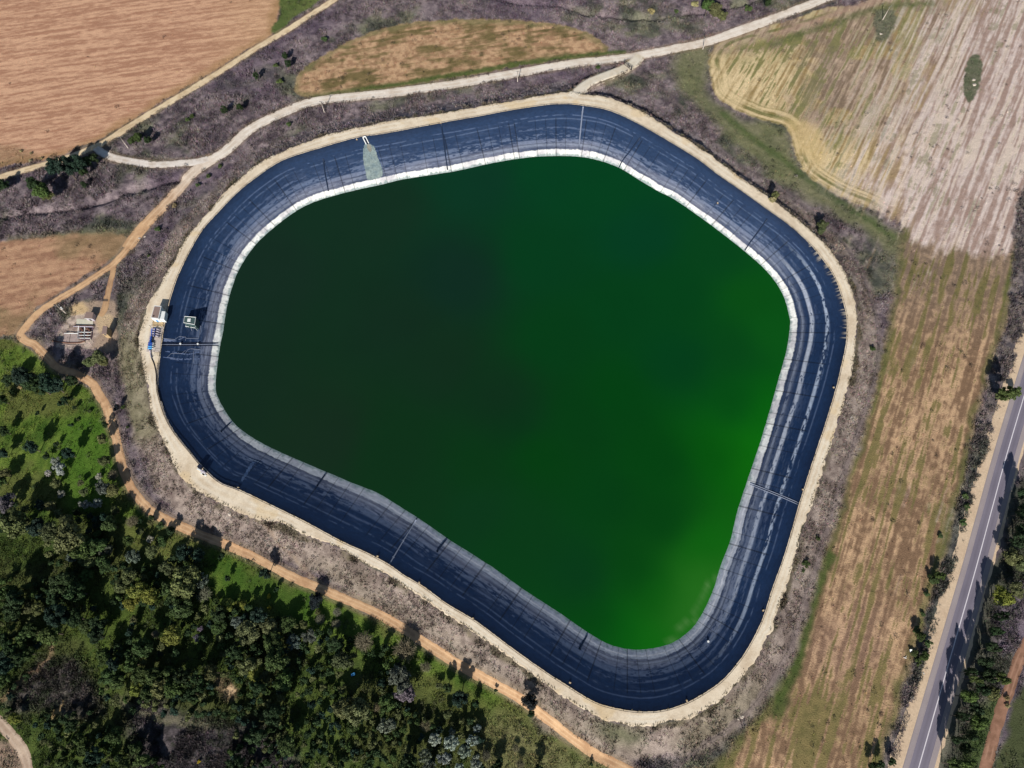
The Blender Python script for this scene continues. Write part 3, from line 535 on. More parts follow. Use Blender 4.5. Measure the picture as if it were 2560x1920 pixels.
# ------------------------------------------------------------------ small mesh builder
class MB:
    def __init__(s): s.v=[];s.f=[]
    def add(s,V,Fc): n=len(s.v);s.v+=[tuple(map(float,p)) for p in V];s.f+=[tuple(i+n for i in f) for f in Fc];return s
    def prism(s,P,z0,z1):       # P: plan outline, counter-clockwise
        P=[tuple(p[:2]) for p in P];n=len(P)
        if sum(P[i][0]*P[(i+1)%n][1]-P[(i+1)%n][0]*P[i][1] for i in range(n))<0:P=P[::-1]
        return s.add([(x,y,z0) for x,y in P]+[(x,y,z1) for x,y in P],[tuple(range(n-1,-1,-1)),tuple(range(n,2*n))]+[(i,(i+1)%n,n+(i+1)%n,n+i) for i in range(n)])
    def box(s,c,d,a=0.):
        h=[(-d[0]/2,-d[1]/2),(d[0]/2,-d[1]/2),(d[0]/2,d[1]/2),(-d[0]/2,d[1]/2)];ca,sa=math.cos(a),math.sin(a)
        return s.prism([(c[0]+x*ca-y*sa,c[1]+x*sa+y*ca) for x,y in h],c[2]-d[2]/2,c[2]+d[2]/2)
    def tube(s,pts,r,n=8,r1=None,cap=True):
        pts=[Vector(p) for p in pts];R=[]
        for i,p in enumerate(pts):
            t=(pts[min(i+1,len(pts)-1)]-pts[max(i-1,0)]).normalized();a=t.cross(Vector((0,0,1)));a=a.normalized() if a.length>.05 else Vector((1,0,0));b=t.cross(a)
            rr=r if r1 is None else r+(r1-r)*i/(len(pts)-1)
            R.append([p+a*math.cos(q*2*math.pi/n)*rr+b*math.sin(q*2*math.pi/n)*rr for q in range(n)])
        V=[v for q in R for v in q];Fc=[(i*n+j,i*n+(j+1)%n,(i+1)*n+(j+1)%n,(i+1)*n+j) for i in range(len(R)-1) for j in range(n)]
        if cap:Fc+=[tuple(range(n)),tuple(range((len(R)-1)*n+n-1,(len(R)-1)*n-1,-1))]
        return s.add(V,Fc)
    def build(s,name,m,parent=None,smoothf=False):
        o=mkmesh(name,np.array(s.v),s.f,m,parent,smoothf=smoothf)
        if parent is not None: o.matrix_parent_inverse=Matrix.Translation(-parent.location)
        return o
def root(name,loc,label,cat,group=None):
    o=bpy.data.objects.new(name,None);o.location=Vector(loc);COL.objects.link(o);o.empty_display_size=1;return tag(o,label,cat,group)
def one(o,label,cat,group=None): return tag(o,label,cat,group)
M_white=plain("white_paint",(244,242,240),.6,var=.05);M_conc=plain("concrete",(206,190,180),.9,var=.12,scale=.9,bump=.03)
M_conc2=plain("old_concrete",(176,156,150),.9,var=.18,scale=.7,bump=.03);M_roof=plain("brown_roof",(150,126,118),.8,var=.06,scale=.6)
M_dark=plain("dark_steel",(52,48,52),.6);M_grey=plain("grey_pipe",(196,184,198),.5,var=.08);M_blue=plain("blue_paint",(28,78,170),.4,var=.1)
M_lblue=plain("light_blue_paint",(80,160,220),.4,var=.08);M_green=plain("green_roof",(72,92,92),.7,var=.1);M_black=plain("black_rubber",(26,34,56),.6,var=.1)
M_wood=plain("pole_wood",(168,152,138),.9,var=.1);M_tan=plain("tan_wall",(196,166,126),.85,var=.08);M_rust=plain("rust",(120,84,70),.8,var=.2)
M_ball=plain("ballast_skin",(30,46,72),.6,var=.1);M_pale=plain("pale_pipe",(138,144,164),.5,var=.1);M_glass=plain("window_glass",(40,60,90),.2);M_rock=plain("pale_rock",(206,190,176),.9,var=.15,bump=.05)
M_stain=attrmat("stain_dust",nscale=1.,lo=.7,hi=1.25,bump=.02)
# ---- pump house on the crest
def q(pts,z): return pxp(pts,z)
def lerp(a,b,t): return (a[0]+(b[0]-a[0])*t,a[1]+(b[1]-a[1])*t)
def inset(P,d):
    c=np.mean(P,0);return [tuple(c+(np.array(p)-c)*(1-d/np.hypot(*(np.array(p)-c)))) for p in P]
R1=q([(386.1,764.5),(402.8,765.8),(395.8,796.6),(377.5,794.6)],9.9);zb=ZC+.05
ph=root("pump_house",(*R1.mean(0),zb),"white pump house with flat brown roof and lower white annex on the reservoir rim","building")
MB().prism(R1,zb,9.7).build("wall",M_white,ph)
ro=MB().prism(inset(R1,-.18),9.7,9.95).build("roof",M_white,ph);pp=MB().prism(inset(R1,.30),9.95,9.99).build("roof_deck",M_roof,ro)
a,b,c,d=[tuple(p) for p in R1]   # NW NE SE SW
ex=np.array(b)-np.array(a);ex=ex/np.hypot(*ex)
AN=[lerp(b,c,.30),tuple(np.array(lerp(b,c,.30))+ex*2.1),tuple(np.array(lerp(b,c,.97))+ex*2.3),lerp(b,c,.97)]
AN[0]=tuple(np.array(AN[0])+ex*.02);AN[3]=tuple(np.array(AN[3])+ex*.02)
an=MB().prism(AN,zb,8.9).build("annex",M_white,ph);MB().prism(inset(AN,.12),8.9,9.0).build("annex_roof",M_white,an)
dr=lerp(d,c,.35);sx=(np.array(c)-np.array(d));sx=sx/np.hypot(*sx);dd_=MB().prism([dr,tuple(np.array(dr)+sx*1.0),tuple(np.array(dr)+sx*1.0+np.array([sx[1],-sx[0]])*.06),tuple(np.array(dr)+np.array([sx[1],-sx[0]])*.06)],zb,zb+2.1).build("door",M_lblue,ph)
MB().box((*lerp(lerp(a,b,.3),lerp(d,c,.3),.85),10.1),(.5,.5,.3)).build("roof_vent",M_dark,ro)
AP=pxp([(383,797),(411,800),(409,815),(381,816)],zb)
one(MB().prism(AP,zb-.2,zb+.06).build("concrete_apron",M_tan),"tan concrete apron in front of the white pump house","paving")
# ---- hut standing on the liner slope
H4=[(461.6,791.0),(489.4,793.4),(486.6,811.5),(459.4,806.8)];zl=float(np.mean([L3(x+8,y+6)[2] for x,y in H4]));zr=zl+3.9
H4=[tuple(p) for p in pxp(H4,zr)]
hu=root("valve_hut",(*np.mean(H4,0),zl),"small hut with dark green roof and white skylight standing on the black liner","building")
MB().prism(H4,zl-1.3,zr-.15).build("wall",M_green,hu)
hr=MB().prism(inset(H4,-.2),zr-.15,zr).build("roof",M_green,hu)
e_=MB()
for i in range(4): e_.tube([(*H4[i],zr+.12),(*H4[(i+1)%4],zr+.12)],.13,4)
e_.build("roof_edge",M_white,hr);cc=np.mean(H4,0);MB().box((cc[0]-.2,cc[1],zr+.2),(1.55,1.5,.4)).build("skylight",M_white,hr)
s0,s1=np.array(H4[3]),np.array(H4[2]);nn=np.array([(s1-s0)[1],-(s1-s0)[0]]);nn=nn/np.hypot(*nn)
w_=MB()
for t0,t1 in ((.06,.40),(.52,.96)): w_.tube([(*(s0+(s1-s0)*t0+nn*.9),zl+2.1),(*(s0+(s1-s0)*t1+nn*.9),zl+2.1)],.12,4)
for t0 in (.08,.94): w_.tube([(*(s0+(s1-s0)*t0),zl+2.1),(*(s0+(s1-s0)*t0+nn*.95),zl+2.1)],.07,4);w_.tube([(*(s0+(s1-s0)*t0+nn*.9),zl+2.1),(*(s0+(s1-s0)*t0+nn*.9),zl-1.2)],.07,4)
w_.build("balcony_rail",M_white,hu)
MB().prism([s0+nn*.02,s1+nn*.02,s1+nn*.9,s0+nn*.9],zl+1.,zl+1.15).build("balcony_deck",M_green,hu)
MB().tube([(*(s0+(s1-s0)*.5+nn*.95),zl+1.),(*(s0+(s1-s0)*.62+nn*3.3),zl-1.9)],.1,5).build("ladder",M_pale,hu)
# ---- filter and pipe yard on the crest
SL=pxp([(377,818),(410,818),(404,836),(400,880),(366,880),(371,850)],zb)
one(MB().prism(SL,zb-.3,zb+.10).build("concrete_slab",M_conc),"pale concrete slab under the blue filters and pipes on the rim","paving")
zs=zb+.1
def at(x,y,z): p=px(x,y,z);return (float(p[0]),float(p[1]),z)
for i,(yy,nm) in enumerate(((822.5,"topmost"),(828,"second from top"),(834,"third from top"),(839.5,"lowest"))):
    x0=381-i*.8;r=root("intake_pipe",at(x0+8,yy,zs),"grey intake pipe on the rim slab, %s of the four parallel ones"%nm,"pipe","grey pipes on the rim slab")
    MB().tube([at(x0,yy,zs+.55),at(x0+14,yy+.3,zs+.55),at(x0+19,yy+3.2,zs+.55)],.27,10).build("pipe",M_grey,r,True)
    for k in (2,6,11): 
        p=at(x0+k,yy,zs+.55);MB().tube([(p[0]-.08,p[1],p[2]),(p[0]+.08,p[1],p[2])],.42,12).build("flange",M_grey,r)
    vb=MB();p=at(x0+8.5,yy+.1,zs+.55);vb.box(p,(.6,.7,.8)).build("valve",M_dark,r);MB().tube([(p[0],p[1],zs+.9),(p[0],p[1],zs+1.35)],.05,6).build("valve_stem",M_dark,r);MB().tube([(p[0],p[1],zs+1.3),(p[0],p[1],zs+1.36)],.3,10).build("handwheel",M_blue,r)
for i,yy in enumerate((857.5,861.8,866.2,870.6)):
    x0=371.5-i*.5;r=root("filter_tank",at(x0+5,yy,zs),"blue horizontal filter tank on the rim slab, %s of the four"%("topmost","second from top","third from top","lowest")[i],"filter","blue filters on the rim slab")
    MB().tube([at(x0,yy,zs+1.),at(x0+.8,yy,zs+1.),at(x0+9,yy+.2,zs+1.),at(x0+9.8,yy+.2,zs+1.)],.40,14).build("tank",M_lblue if i>1 else M_blue,r,True)
    for k in (2,8): p=at(x0+k,yy,zs);MB().box((p[0],p[1],zs+.32),(.15,.6,.64)).build("saddle",M_dark,r)
    MB().tube([at(x0+9.8,yy+.2,zs+1.),at(x0+13.5,yy+.3,zs+1.)],.14,8).build("outlet_pipe",M_white,r);MB().tube([at(x0-2,yy,zs+1.),at(x0,yy,zs+1.)],.10,8).build("inlet_pipe",M_dark,r)
r=root("manifold",at(378,850,zs),"blue collector manifold linking grey pipes to blue filters on the rim","pipe")
MB().tube([at(380,822,zs+.6),at(378.5,840,zs+.6),at(376.5,856,zs+.6),at(374,876,zs+.6)],.30,10).build("header_pipe",M_blue,r,True)
for yy in (843,847,851,854): MB().box(at(378-(yy-843)*.15,yy,zs+.9),(.9,.45,.7)).build("valve_block",M_blue,r)
MB().tube([at(382,843,zs+.6),at(380,858,zs+.7),at(378,874,zs+.7)],.16,8).build("side_pipe",M_dark,r,True)
MB().tube([at(375,876,zs+.5),at(376,886,zs+.4),at(379,895,zs+.3)],.24,8).build("outlet_pipe",M_grey,r,True)
hs=smooth([(378,893),(381,900),(385,910),(388,922),(390,934),(391,948),(393,962),(397,984),(402,1003)],False,4)
one(MB().tube([(*at(x,y,zb+.2)[:2],zb+.2) for x,y in hs],.22,7).build("hose",M_dark,None,True),"dark hose running along the rim below the blue filters","hose")
def fence_run(name,pts,H_,label,cat,mpost,group=None,step=3.5,rails=(.5,.98),zf=None,rpost=.06,mr=None,maxp=96):
    P=resample(np.array(pts),step)
    zf=zf or Z
    r=root(name,(P[0][0],P[0][1],zf(*P[0])),label,cat,group);tops=[]
    mid=len(P)//2;order=range(len(P))
    for i,(x,y) in enumerate(P):
        z=zf(x,y);tops.append((x,y,z))
    for x,y,z in tops: MB().tube([(x,y,z-.2),(x,y,z+H_)],rpost,5).build("post",mpost,r)
    for k in rails: MB().tube([(x,y,z+H_*k) for x,y,z in tops],.028 if len(P)>20 else .045,4).build("rail",mr or mpost,r)
    return r
zc_=lambda x,y: ZC+.06
fence_run("fence",pxp([(377,817),(411,817.5),(407,838),(403,846),(386,846.5)],zb),1.8,"dark rail fence round the upper end of the rim pipe slab","fence",M_dark,step=2.2,rails=(.5,.98),zf=zc_)
fence_run("fence",pxp([(386,880),(400,880.5),(399,891),(383,891)],zb),1.4,"small rail pen below the blue filters","fence",M_dark,step=1.6,rails=(.95,),zf=zc_)
# guard rail along the south-west rim
gi=[i for i in range(NB) if True]
pr=_proj(np.c_[Br,np.full(NB,ZC)]);sel=[i for i in range(NB) if pr[i,0]<600 and 905<pr[i,1]<1226]
GRP=Br[sel]-(-(Br[sel]-Am[sel])/np.hypot(*(Br[sel]-Am[sel]).T)[:,None])*(-.55)
gr_=resample(GRP,2.6)
g=root("guard_rail",(gr_[0][0],gr_[0][1],ZC),"low double pipe rail along the liner edge on the south-west rim","railing")
for x,y in gr_[:98]: MB().tube([(x,y,ZC),(x,y,ZC+.95)],.06,5).build("post",M_dark,g)
for h_ in (.5,.95): MB().tube([(x,y,ZC+h_) for x,y in gr_],.075,5).build("rail",M_dark,g)
kb=root("edge_beam",(gr_[0][0],gr_[0][1],ZC),"pale concrete edging beam beside the liner on the south-west rim","kerb")
gb=resample(GRP+((Dm-Br)/np.hypot(*(Dm-Br).T)[:,None])[sel]*.45,2.)
MB().tube([(x,y,ZC+.08) for x,y in gb],.16,4).build("beam",M_conc,kb)
# control cabinets on the rim
for k,(x,y,h_,w__,lb) in enumerate(((508.6,1180,2.1,.8,"grey control cabinet on the south-west rim, nearer the dark box"),(513.4,1182.5,2.1,.8,"grey control cabinet on the south-west rim, right of its twin"))):
    p=at(x,y,zb);r=root("control_cabinet",p,lb,"cabinet","control cabinets on the south-west rim")
    MB().box((p[0],p[1],zb+h_/2),(.75,.75,h_),.5).build("cabinet_body",M_grey,r);MB().box((p[0],p[1]-.42,zb+h_/2),(.5,.04,h_*.8),.0).build("cabinet_door",M_white,r);MB().box((p[0]-.2,p[1]-.9,zb+.15),(2.2,.6,.3),-.45).build("plinth",M_white,r)
p=at(502.5,1168,zb);r=root("instrument_box",p,"dark instrument box with white step beside the rim cabinets","cabinet")
MB().box((p[0],p[1],zb+.8),(1.9,1.5,1.6),-.5).build("box_body",M_black,r);MB().box((p[0]-.6,p[1]-1.2,zb+.2),(2.0,.6,.4),-.5).build("step",M_white,r)
# inlet chute with the silt fan below
p=L3(914,350);p2=L3(919.5,361);r=root("inlet_chute",tuple(p),"white concrete inlet chute at the top of the north liner","outfall")
d=np.array(p2)-np.array(p);n=np.array([-d[1],d[0],0]);n=n/np.linalg.norm(n);u0=np.array(p)-d*.55;u1=np.array(p2)
for s_,nm in ((.75,"side_wall"),(-.75,"side_wall")):
    A1=u0+n*s_;B1=u1+n*s_;MB().tube([tuple(A1+[0,0,.5]),tuple(B1+[0,0,.5])],.3,4).build(nm,M_white,r)
MB().tube([tuple(u0+n*.75+[0,0,.6]),tuple(u0-n*.75+[0,0,.6])],.4,4).build("head_wall",M_white,r);MB().tube([tuple(u0+[0,0,.1]),tuple(u1+[0,0,.1])],.42,6).build("channel_floor",M_black,r)
def drape(name,poly,c1,c2,dz=.10,step=.5,seed=0,thr=0.,label=None):
    P=np.array([L3(x,y)[:2] for x,y in poly]);lo=P.min(0);hi=P.max(0)
    X_,Y_=np.meshgrid(np.arange(lo[0],hi[0]+step,step),np.arange(lo[1],hi[1]+step,step));x=X_.ravel();y=Y_.ravel()
    ins=np.zeros(x.shape,bool)
    for a,b in zip(P,np.roll(P,-1,0)):
        if a[1]!=b[1]: ins^=((a[1]>y)!=(b[1]>y))&(x<(b[0]-a[0])*(y-a[1])/(b[1]-a[1])+a[0])
    d2=None;z=np.zeros(len(x));V=V3.reshape(-1,3);sel=(V[:,0]>lo[0]-3)&(V[:,0]<hi[0]+3)&(V[:,1]>lo[1]-3)&(V[:,1]<hi[1]+3);V=V[sel]
    for i in np.where(ins)[0]:
        d=(V[:,0]-x[i])**2+(V[:,1]-y[i])**2;k=np.argpartition(d,4)[:4];w=1/(d[k]+.01);z[i]=(w*V[k,2]).sum()/w.sum()
    nc=X_.shape[1];fc=gridfaces(*X_.shape);keep=ins[fc].all(1)&(fbm(x,y,1.2,3,seed)[fc[:,0]]>thr);fc=fc[keep];used=np.unique(fc);mp_=-np.ones(len(x),int);mp_[used]=np.arange(len(used))
    if len(fc)==0: return
    o=mkmesh(name,np.c_[x,y,z+dz][used],mp_[fc],M_stain,col=cmix(c1,c2,fbm(x,y,2.,3,seed))[used],smoothf=True,up=True);return tag(o,kind="structure")
drape("silt_fan",smooth([(911,360),(918,358),(930,361),(938,370),(946,395),(955,417),(957,440),(935,450),(918,450),(913,430),(908,405),(906,380)],True,3),(100,118,128),(158,168,162),.12,.4,3)
drape("silt_fan_mouth",smooth([(916,361),(926,361),(931,372),(928,382),(920,378)],True,3),(120,118,112),(156,150,138),.16,.4,4)
drape("silt_stain",[(600.5,1206),(602,1196),(630,1152),(641,1154),(607,1206)],(60,84,124),(96,116,150),.10,.4,5)
drape("silt_stain",[(622,1144),(656,1157),(655,1160),(621,1147)],(120,136,164),(150,164,186),.12,.3,6)
drape("silt_stain",[(409,845),(440,850),(456,842),(465,842),(462,846),(438,855),(409,855)],(92,108,146),(140,150,180),.10,.35,7,.42)
drape("silt_stain",[(410,876),(470,884),(500,878),(501,882),(470,889),(412,881)],(84,102,142),(118,132,166),.10,.35,8,.4)
drape("silt_stain",[(402,890),(450,896),(500,895),(500,899),(440,902),(404,893)],(84,102,142),(130,142,172),.10,.35,9,.38)
def lpipe(name,pts,r_,m,label,cat,group=None,dz=.1):
    P=smooth(pts,False,3) if len(pts)>2 else resample(np.array(pts,float),6.)
    L=[tuple(L3(x,y,dz)) for x,y in P];rr=root(name,L[0],label,cat,group)
    MB().tube(L,r_,7).build("pipe",m,rr,True)
    for i in range(2,len(L)-1,4): MB().tube([tuple(np.array(L[i])+[0,0,-.1]),tuple(np.array(L[i])+[0,0,.12])],r_*1.5,6).build("anchor",m,rr)
    return rr
lpipe("drain_pipe",[(1458,267),(1455,290),(1451,330),(1447,372)],.42,M_pale,"pale drain pipe down the north liner slope","pipe")
lpipe("drain_pipe",[(973,1411),(990,1382),(1008,1352),(1040,1300)],.3,M_pale,"pale drain pipe down the south liner slope","pipe")
lpipe("drain_pipe",[(1997,1257),(1960,1241),(1920,1225),(1876,1208)],.2,M_pale,"pale pipe down the east liner, upper of the close pair","pipe","paired pipes on the east liner")
lpipe("drain_pipe",[(1995,1261),(1958,1245),(1918,1229),(1875,1212)],.2,M_pale,"pale pipe down the east liner, lower of the close pair","pipe","paired pipes on the east liner")
for i,yy in enumerate((857.8,861.5,865)):
    lpipe("suction_pipe",[(405,yy),(450,yy+.3),(500,yy),(546,yy-.6)],.13,M_black if i!=1 else M_pale,"%s suction pipe running from the rim filters into the water, %s of three"%(("black","pale","black")[i],("topmost","middle","lowest")[i]),"pipe","suction pipes below the rim filters",.2)
for x,y,lb in ((452.5,861,"nearer the rim"),(496,861.5,"nearer the water")):
    p=L3(x,y,.5);one(MB().tube([tuple(p),tuple(p+[0,0,.45])],.45,10).build("float",M_white),"white round float on the suction pipes, the one %s"%lb,"float","white floats on the suction pipes")
for i,(P,lb) in enumerate(([[(808,398),(812,430),(818,462),(821,478)],"west of the inlet chute"],[[(1103,309),(1108,345),(1114,390),(1119,425)],"between the inlet chute and the pale north pipe"],[[(1600,345),(1575,378),(1556,402),(1547,420)],"east of the pale north pipe"],[[(1918,548),(1895,580),(1876,605),(1862,626)],"halfway down the north-east side"],
    [[(552,1080),(562,1070),(577,1056)],"at the south-west corner of the water"],[[(792,1216),(803,1200),(814,1184)],"on the south side, between the two pale pipes"],[[(1092,1380),(1105,1362),(1117,1347)],"just right of the pale south pipe"],[[(1448,1625),(1458,1606),(1468,1588)],"near the southern corner of the water"])):
    L=[tuple(L3(x,y,.05)) for x,y in smooth(P,False,3)];one(MB().tube(L,.42,8,r1=.3).build("ballast_tube",M_ball,None,True),"black ballast tube lying down the liner %s"%lb,"ballast tube","black ballast tubes on the liner")
# thin frames of hose near the suction pipes
for P,lb in (([(409,846),(437,849),(448,841.5),(465,843),(464,852)],"bent pale hose above the suction pipes on the liner"),([(462,886),(470,874),(478,872),(500,874),(502,868)],"pale hose loop below the suction pipes, nearest the water"),([(418,894),(428,884),(455,884),(464,876)],"pale hose branching across the pale stain below the suction pipes"),([(484,906),(484,878)],"short straight pale hose down the liner below the suction pipes"),([(495,812),(503,816),(497,846),(466,846)],"long pale hose from the green roofed hut down to the pipes")):
    one(MB().tube([tuple(L3(x,y,.12)) for x,y in P],.11,5).build("hose",M_pale),lb,"hose")
# ---- power poles
def pole(x,y,h,lb,yaw,arms=1,trans=False,m=M_conc):
    p=G(x,y);r=root("power_pole",p,lb,"power pole","power poles along the tracks")
    MB().tube([p-Vector((0,0,.3)),p+Vector((0,0,h))],.24,8,r1=.16).build("pole",M_wood if m is None else m,r,True)
    d=Vector((math.cos(yaw),math.sin(yaw),0))
    for k in range(arms):
        z=h-.3-k*1.;cr=MB().tube([p+Vector((0,0,z))-d*1.1,p+Vector((0,0,z))+d*1.1],.08,5).build("crossarm",M_dark,r)
        for t in (-1,0,1):
            c=p+Vector((0,0,z+.1))+d*t;MB().tube([c,c+Vector((0,0,.3))],.07,6).build("insulator",M_white,cr)
    if trans:
        c=p+Vector((0,0,h*.62));MB().tube([c+d*.6-Vector((0,0,.5)),c+d*.6+Vector((0,0,.5))],.42,10).build("transformer",M_white,r,True);MB().box(c+d*.3-Vector((0,0,.7)),(1.4,.5,.12)).build("platform",M_conc,r)
    return r
pole(320,370,8.5,"power pole in the scrub beside the field track fork at upper left",.3)
pole(811,281,8.5,"power pole at the bank's foot below the oval field's left end",.2)
pole(1294,205,8.,"power pole between the gravel road and the bank below the oval field",.1)
pole(1757,123,8.5,"power pole on the verge south of the gravel road, right of the gate",.1)
pole(2207,49,9.,"power pole in the green hollow of the striped north-east field",.6)
pole(166,784,8.5,"power pole carrying a transformer beside the old pump yard",.3,2,True)
# ---- gate and fences
ga=px2g([(1560,161.5),(1578,177)]);za=Z(*ga.mean(0));g=root("gate",(*ga.mean(0),za),"double leaf steel gate across the ramp below the gravel road","gate")
P0,P1=ga
for i in range(2):
    a=P0+(P1-P0)*(.02+.5*i);b=P0+(P1-P0)*(.46+.5*i);lf=MB()
    for z in (.25,2.2): lf.tube([(*a,za+z),(*b,za+z)],.14,5)
    for q_ in (a,b): lf.tube([(*q_,za+.25),(*q_,za+2.2)],.14,5)
    lf.tube([(*a,za+1.25),(*b,za+1.25)],.07,5);m_=(a+b)/2;lf.tube([(*m_,za+.25),(*m_,za+2.2)],.03,4)
    l_=lf.build("gate_leaf",M_dark,g)
    if i==1:MB().box((*(a+(b-a)*.35),za+1.2),(.6,.6,.5)).build("lock_box",M_dark,l_)
for q_ in (P0-(P1-P0)*.03,P1+(P1-P0)*.03): MB().tube([(*q_,za-.2),(*q_,za+2.6)],.16,6).build("gate_post",M_dark,g)
fence_run("wire_fence",smooth(px2g(FN),False,3),2.0,"wire fence with thin posts along the gravel road north of the bank","fence",M_dark,step=3.2)
fence_run("wire_fence",smooth(px2g(FE[:17]),False,3),2.0,"wire fence between the bank and the striped field on the north-east","fence",M_dark,step=3.9)
fence_run("wire_fence",smooth(px2g(FE[16:]),False,3),2.0,"wire fence between the bank and the long strip field on the east","fence",M_dark,step=3.9)
fence_run("wire_fence",smooth(px2g(FW),False,3),1.8,"wire fence at the foot of the bank on the west and south-west","fence",M_dark,step=3.2)
# ---- old pump yard
S1=pxp([(215.9,780.6),(232.4,781.6),(229.8,795.4),(211.5,794.2)],3.)
r=root("shed",(*S1.mean(0),0),"boxy shed with flat brown roof in the old pump yard","building")
MB().prism(S1,-.1,2.85).build("wall",M_grey,r);rf=MB().prism(inset(S1,-.25),2.85,3.02).build("roof",M_roof,r)
MB().tube([(*S1[3]+np.array([-.1,-.3]),2.7),(*S1[2]+np.array([.2,-.3]),2.7)],.12,5).build("gutter",M_white,rf)
MB().box((*((S1[2]+S1[3])/2+np.array([0,-.05])),1.),(.9,.08,2.)).build("door",M_dark,r)
S2=pxp([(257.5,815),(268,816),(266,834),(254.5,834)],4.6)
r=root("tower_hut",(*S2.mean(0),0),"tall narrow tan hut with brown roof in the shadow beside the old pump yard","building")
MB().prism(S2,-.1,4.45).build("wall",M_tan,r);MB().prism(inset(S2,-.15),4.45,4.62).build("roof",M_roof,r);MB().box((*((S2[2]+S2[3])/2+np.array([0,-.06])),3.4),(1.,.08,.9)).build("window",M_glass,r)
one(MB().prism(px2g([(192,797.5),(233,799),(233,813.5),(191,813)]),-.2,.14).build("concrete_slab",plain("white_slab",(214,206,186),.9,var=.1)),"whitish concrete slab in front of the flat roofed shed","paving")
one(MB().prism(px2g([(160,834),(176,835),(173,856.5),(151,855)]),-.2,.16).build("concrete_slab",M_conc2),"grey concrete slab at the lower left of the old pump yard","paving")
one(MB().prism(px2g([(177.5,835),(197,835.5),(196,857.5),(174.5,856.6)]),-.2,.16).build("concrete_slab",M_conc2),"grey concrete slab left of the old white pipe grid","paving")
one(MB().prism(px2g([(199,818),(236,818),(229,850),(197,850)]),-.2,.10).build("concrete_slab",plain("dark_slab",(104,82,92),.9,var=.2)),"dark floor under the old white pipe grid","paving")  # one darker tone for the floor under the pipe grid
def gpipe(pts,h,rad,m,lb,cat="pipe",grp=None,legs=True):
    P=[G(x,y) for x,y in pts];r=root("yard_pipe",P[0],lb,cat,grp);MB().tube([p+Vector((0,0,h)) for p in P],rad,8).build("pipe",m,r,True)
    if legs:
        for p in P: MB().box((p.x,p.y,p.z+h/2),(.25,.25,h)).build("pipe_support",M_conc2,r)
gpipe([(186,818),(235,819)],.9,.24,M_grey,"long pale pipe along the top of the old pipe yard")
gpipe([(188,814.3),(234,815)],.5,.22,M_rust,"dark rusty pipe behind the long pale one in the old yard")
gpipe([(163,835),(199,835.5)],.8,.2,M_white,"white pipe above the grey slabs on the left of the old yard")
for i,yy in enumerate((832.7,840.3,847.4)): gpipe([(199,yy),(230-i,yy+.3)],1.0,.17,M_white,"white cross pipe of the old pipe grid, %s of three"%("top","middle","bottom")[i],grp="cross pipes of the old grid")
for i,xx in enumerate((198.8,214.3)): gpipe([(xx+1,818+i*3),(xx-.6,849)],1.25,.16,M_white,"white pipe running down the old pipe grid, the %s one"%("left","right")[i],grp="lengthwise pipes of the old grid")
for i,(xx,yy) in enumerate(((204,823),(208,827),(221,823),(225,827),(205,836),(222,836),(206,844),(221,844))):
    p=G(xx,yy);o=MB().box((p.x,p.y,p.z+.45),(.9,.7,.9));o.tube([(p.x,p.y,p.z+.8),(p.x,p.y,p.z+1.4)],.12,6);one(o.build("pump_motor",M_rust),"small rusty pump in the old pipe grid, %s"%("top row, first from left","second row, first from left","top row, last","second row, last","third row, left","third row, right","bottom row, left","bottom row, right")[i],"pump","rusty pumps in the old pipe grid")
gpipe([(127,852),(150,855.5),(172,858),(200,857.5),(213,853)],.25,.3,M_rust,"long dark curved pipe along the lower edge of the old yard",legs=False)
gpipe([(152,860),(180,864),(208,864)],.2,.16,M_conc2,"pale broken kerb pipe below the old yard",legs=False)
cg=G(261,752.5);r=root("cattle_grid",cg,"steel bar cattle grid across the short track into the pump yard","cattle grid")
for k in (0,2.2,4.4): 
    a=G(255,751-2+k);b=G(270,751-2+k);MB().tube([a+Vector((0,0,.22)),b+Vector((0,0,.22))],.1,4).build("bar",M_dark,r)
# ---- small things lying about
p=G(2273.5,1627);r=root("marker_board",p,"white board on a post at the field edge by the main road","sign")
MB().tube([p,p+Vector((0,0,1.2))],.06,5).build("post",M_white,r);MB().add([(p.x-.45,p.y+.5,p.z+1.35),(p.x+.55,p.y+.5,p.z+1.35),(p.x+.5,p.y-.35,p.z+.75),(p.x-.1,p.y-1.2,p.z+.45),(p.x-.45,p.y+.5,p.z+1.3),(p.x+.55,p.y+.5,p.z+1.3),(p.x+.5,p.y-.35,p.z+.7),(p.x-.1,p.y-1.2,p.z+.4)],[(0,3,2,1),(4,5,6,7),(0,1,5,4),(1,2,6,5),(2,3,7,6),(3,0,4,7)]).build("board",M_white,r)
for pts,lb in (([(2257.5,1643.3),(2261.5,1645),(2265,1646)],"bent white rod lying just below the white board"),([(2262.5,1644.5),(2265,1640)],"short white rod crossing the bent one below the white board"),([(2299.5,1686),(2301,1682.5),(2303,1681)],"curved white rod on the verge beside the sandy road edge"),([(2306,1681.5),(2309,1683.5),(2309.5,1686)],"hooked white rod on the sandy edge of the main road")):
    one(MB().tube([G(x,y)+Vector((0,0,.35)) for x,y in pts],.11,5).build("white_rod",M_white),lb,"rod")
def rock(x,y,s,lb,m=M_rock,z=None,grp=None):
    p=G(x,y) if z is None else Vector(at(x,y,z));b=bmesh_ico(s,int(x*7+y));o=mkmesh("rock",b[0]+np.array(p),b[1],m);return one(o,lb,"rock",grp)
import bmesh
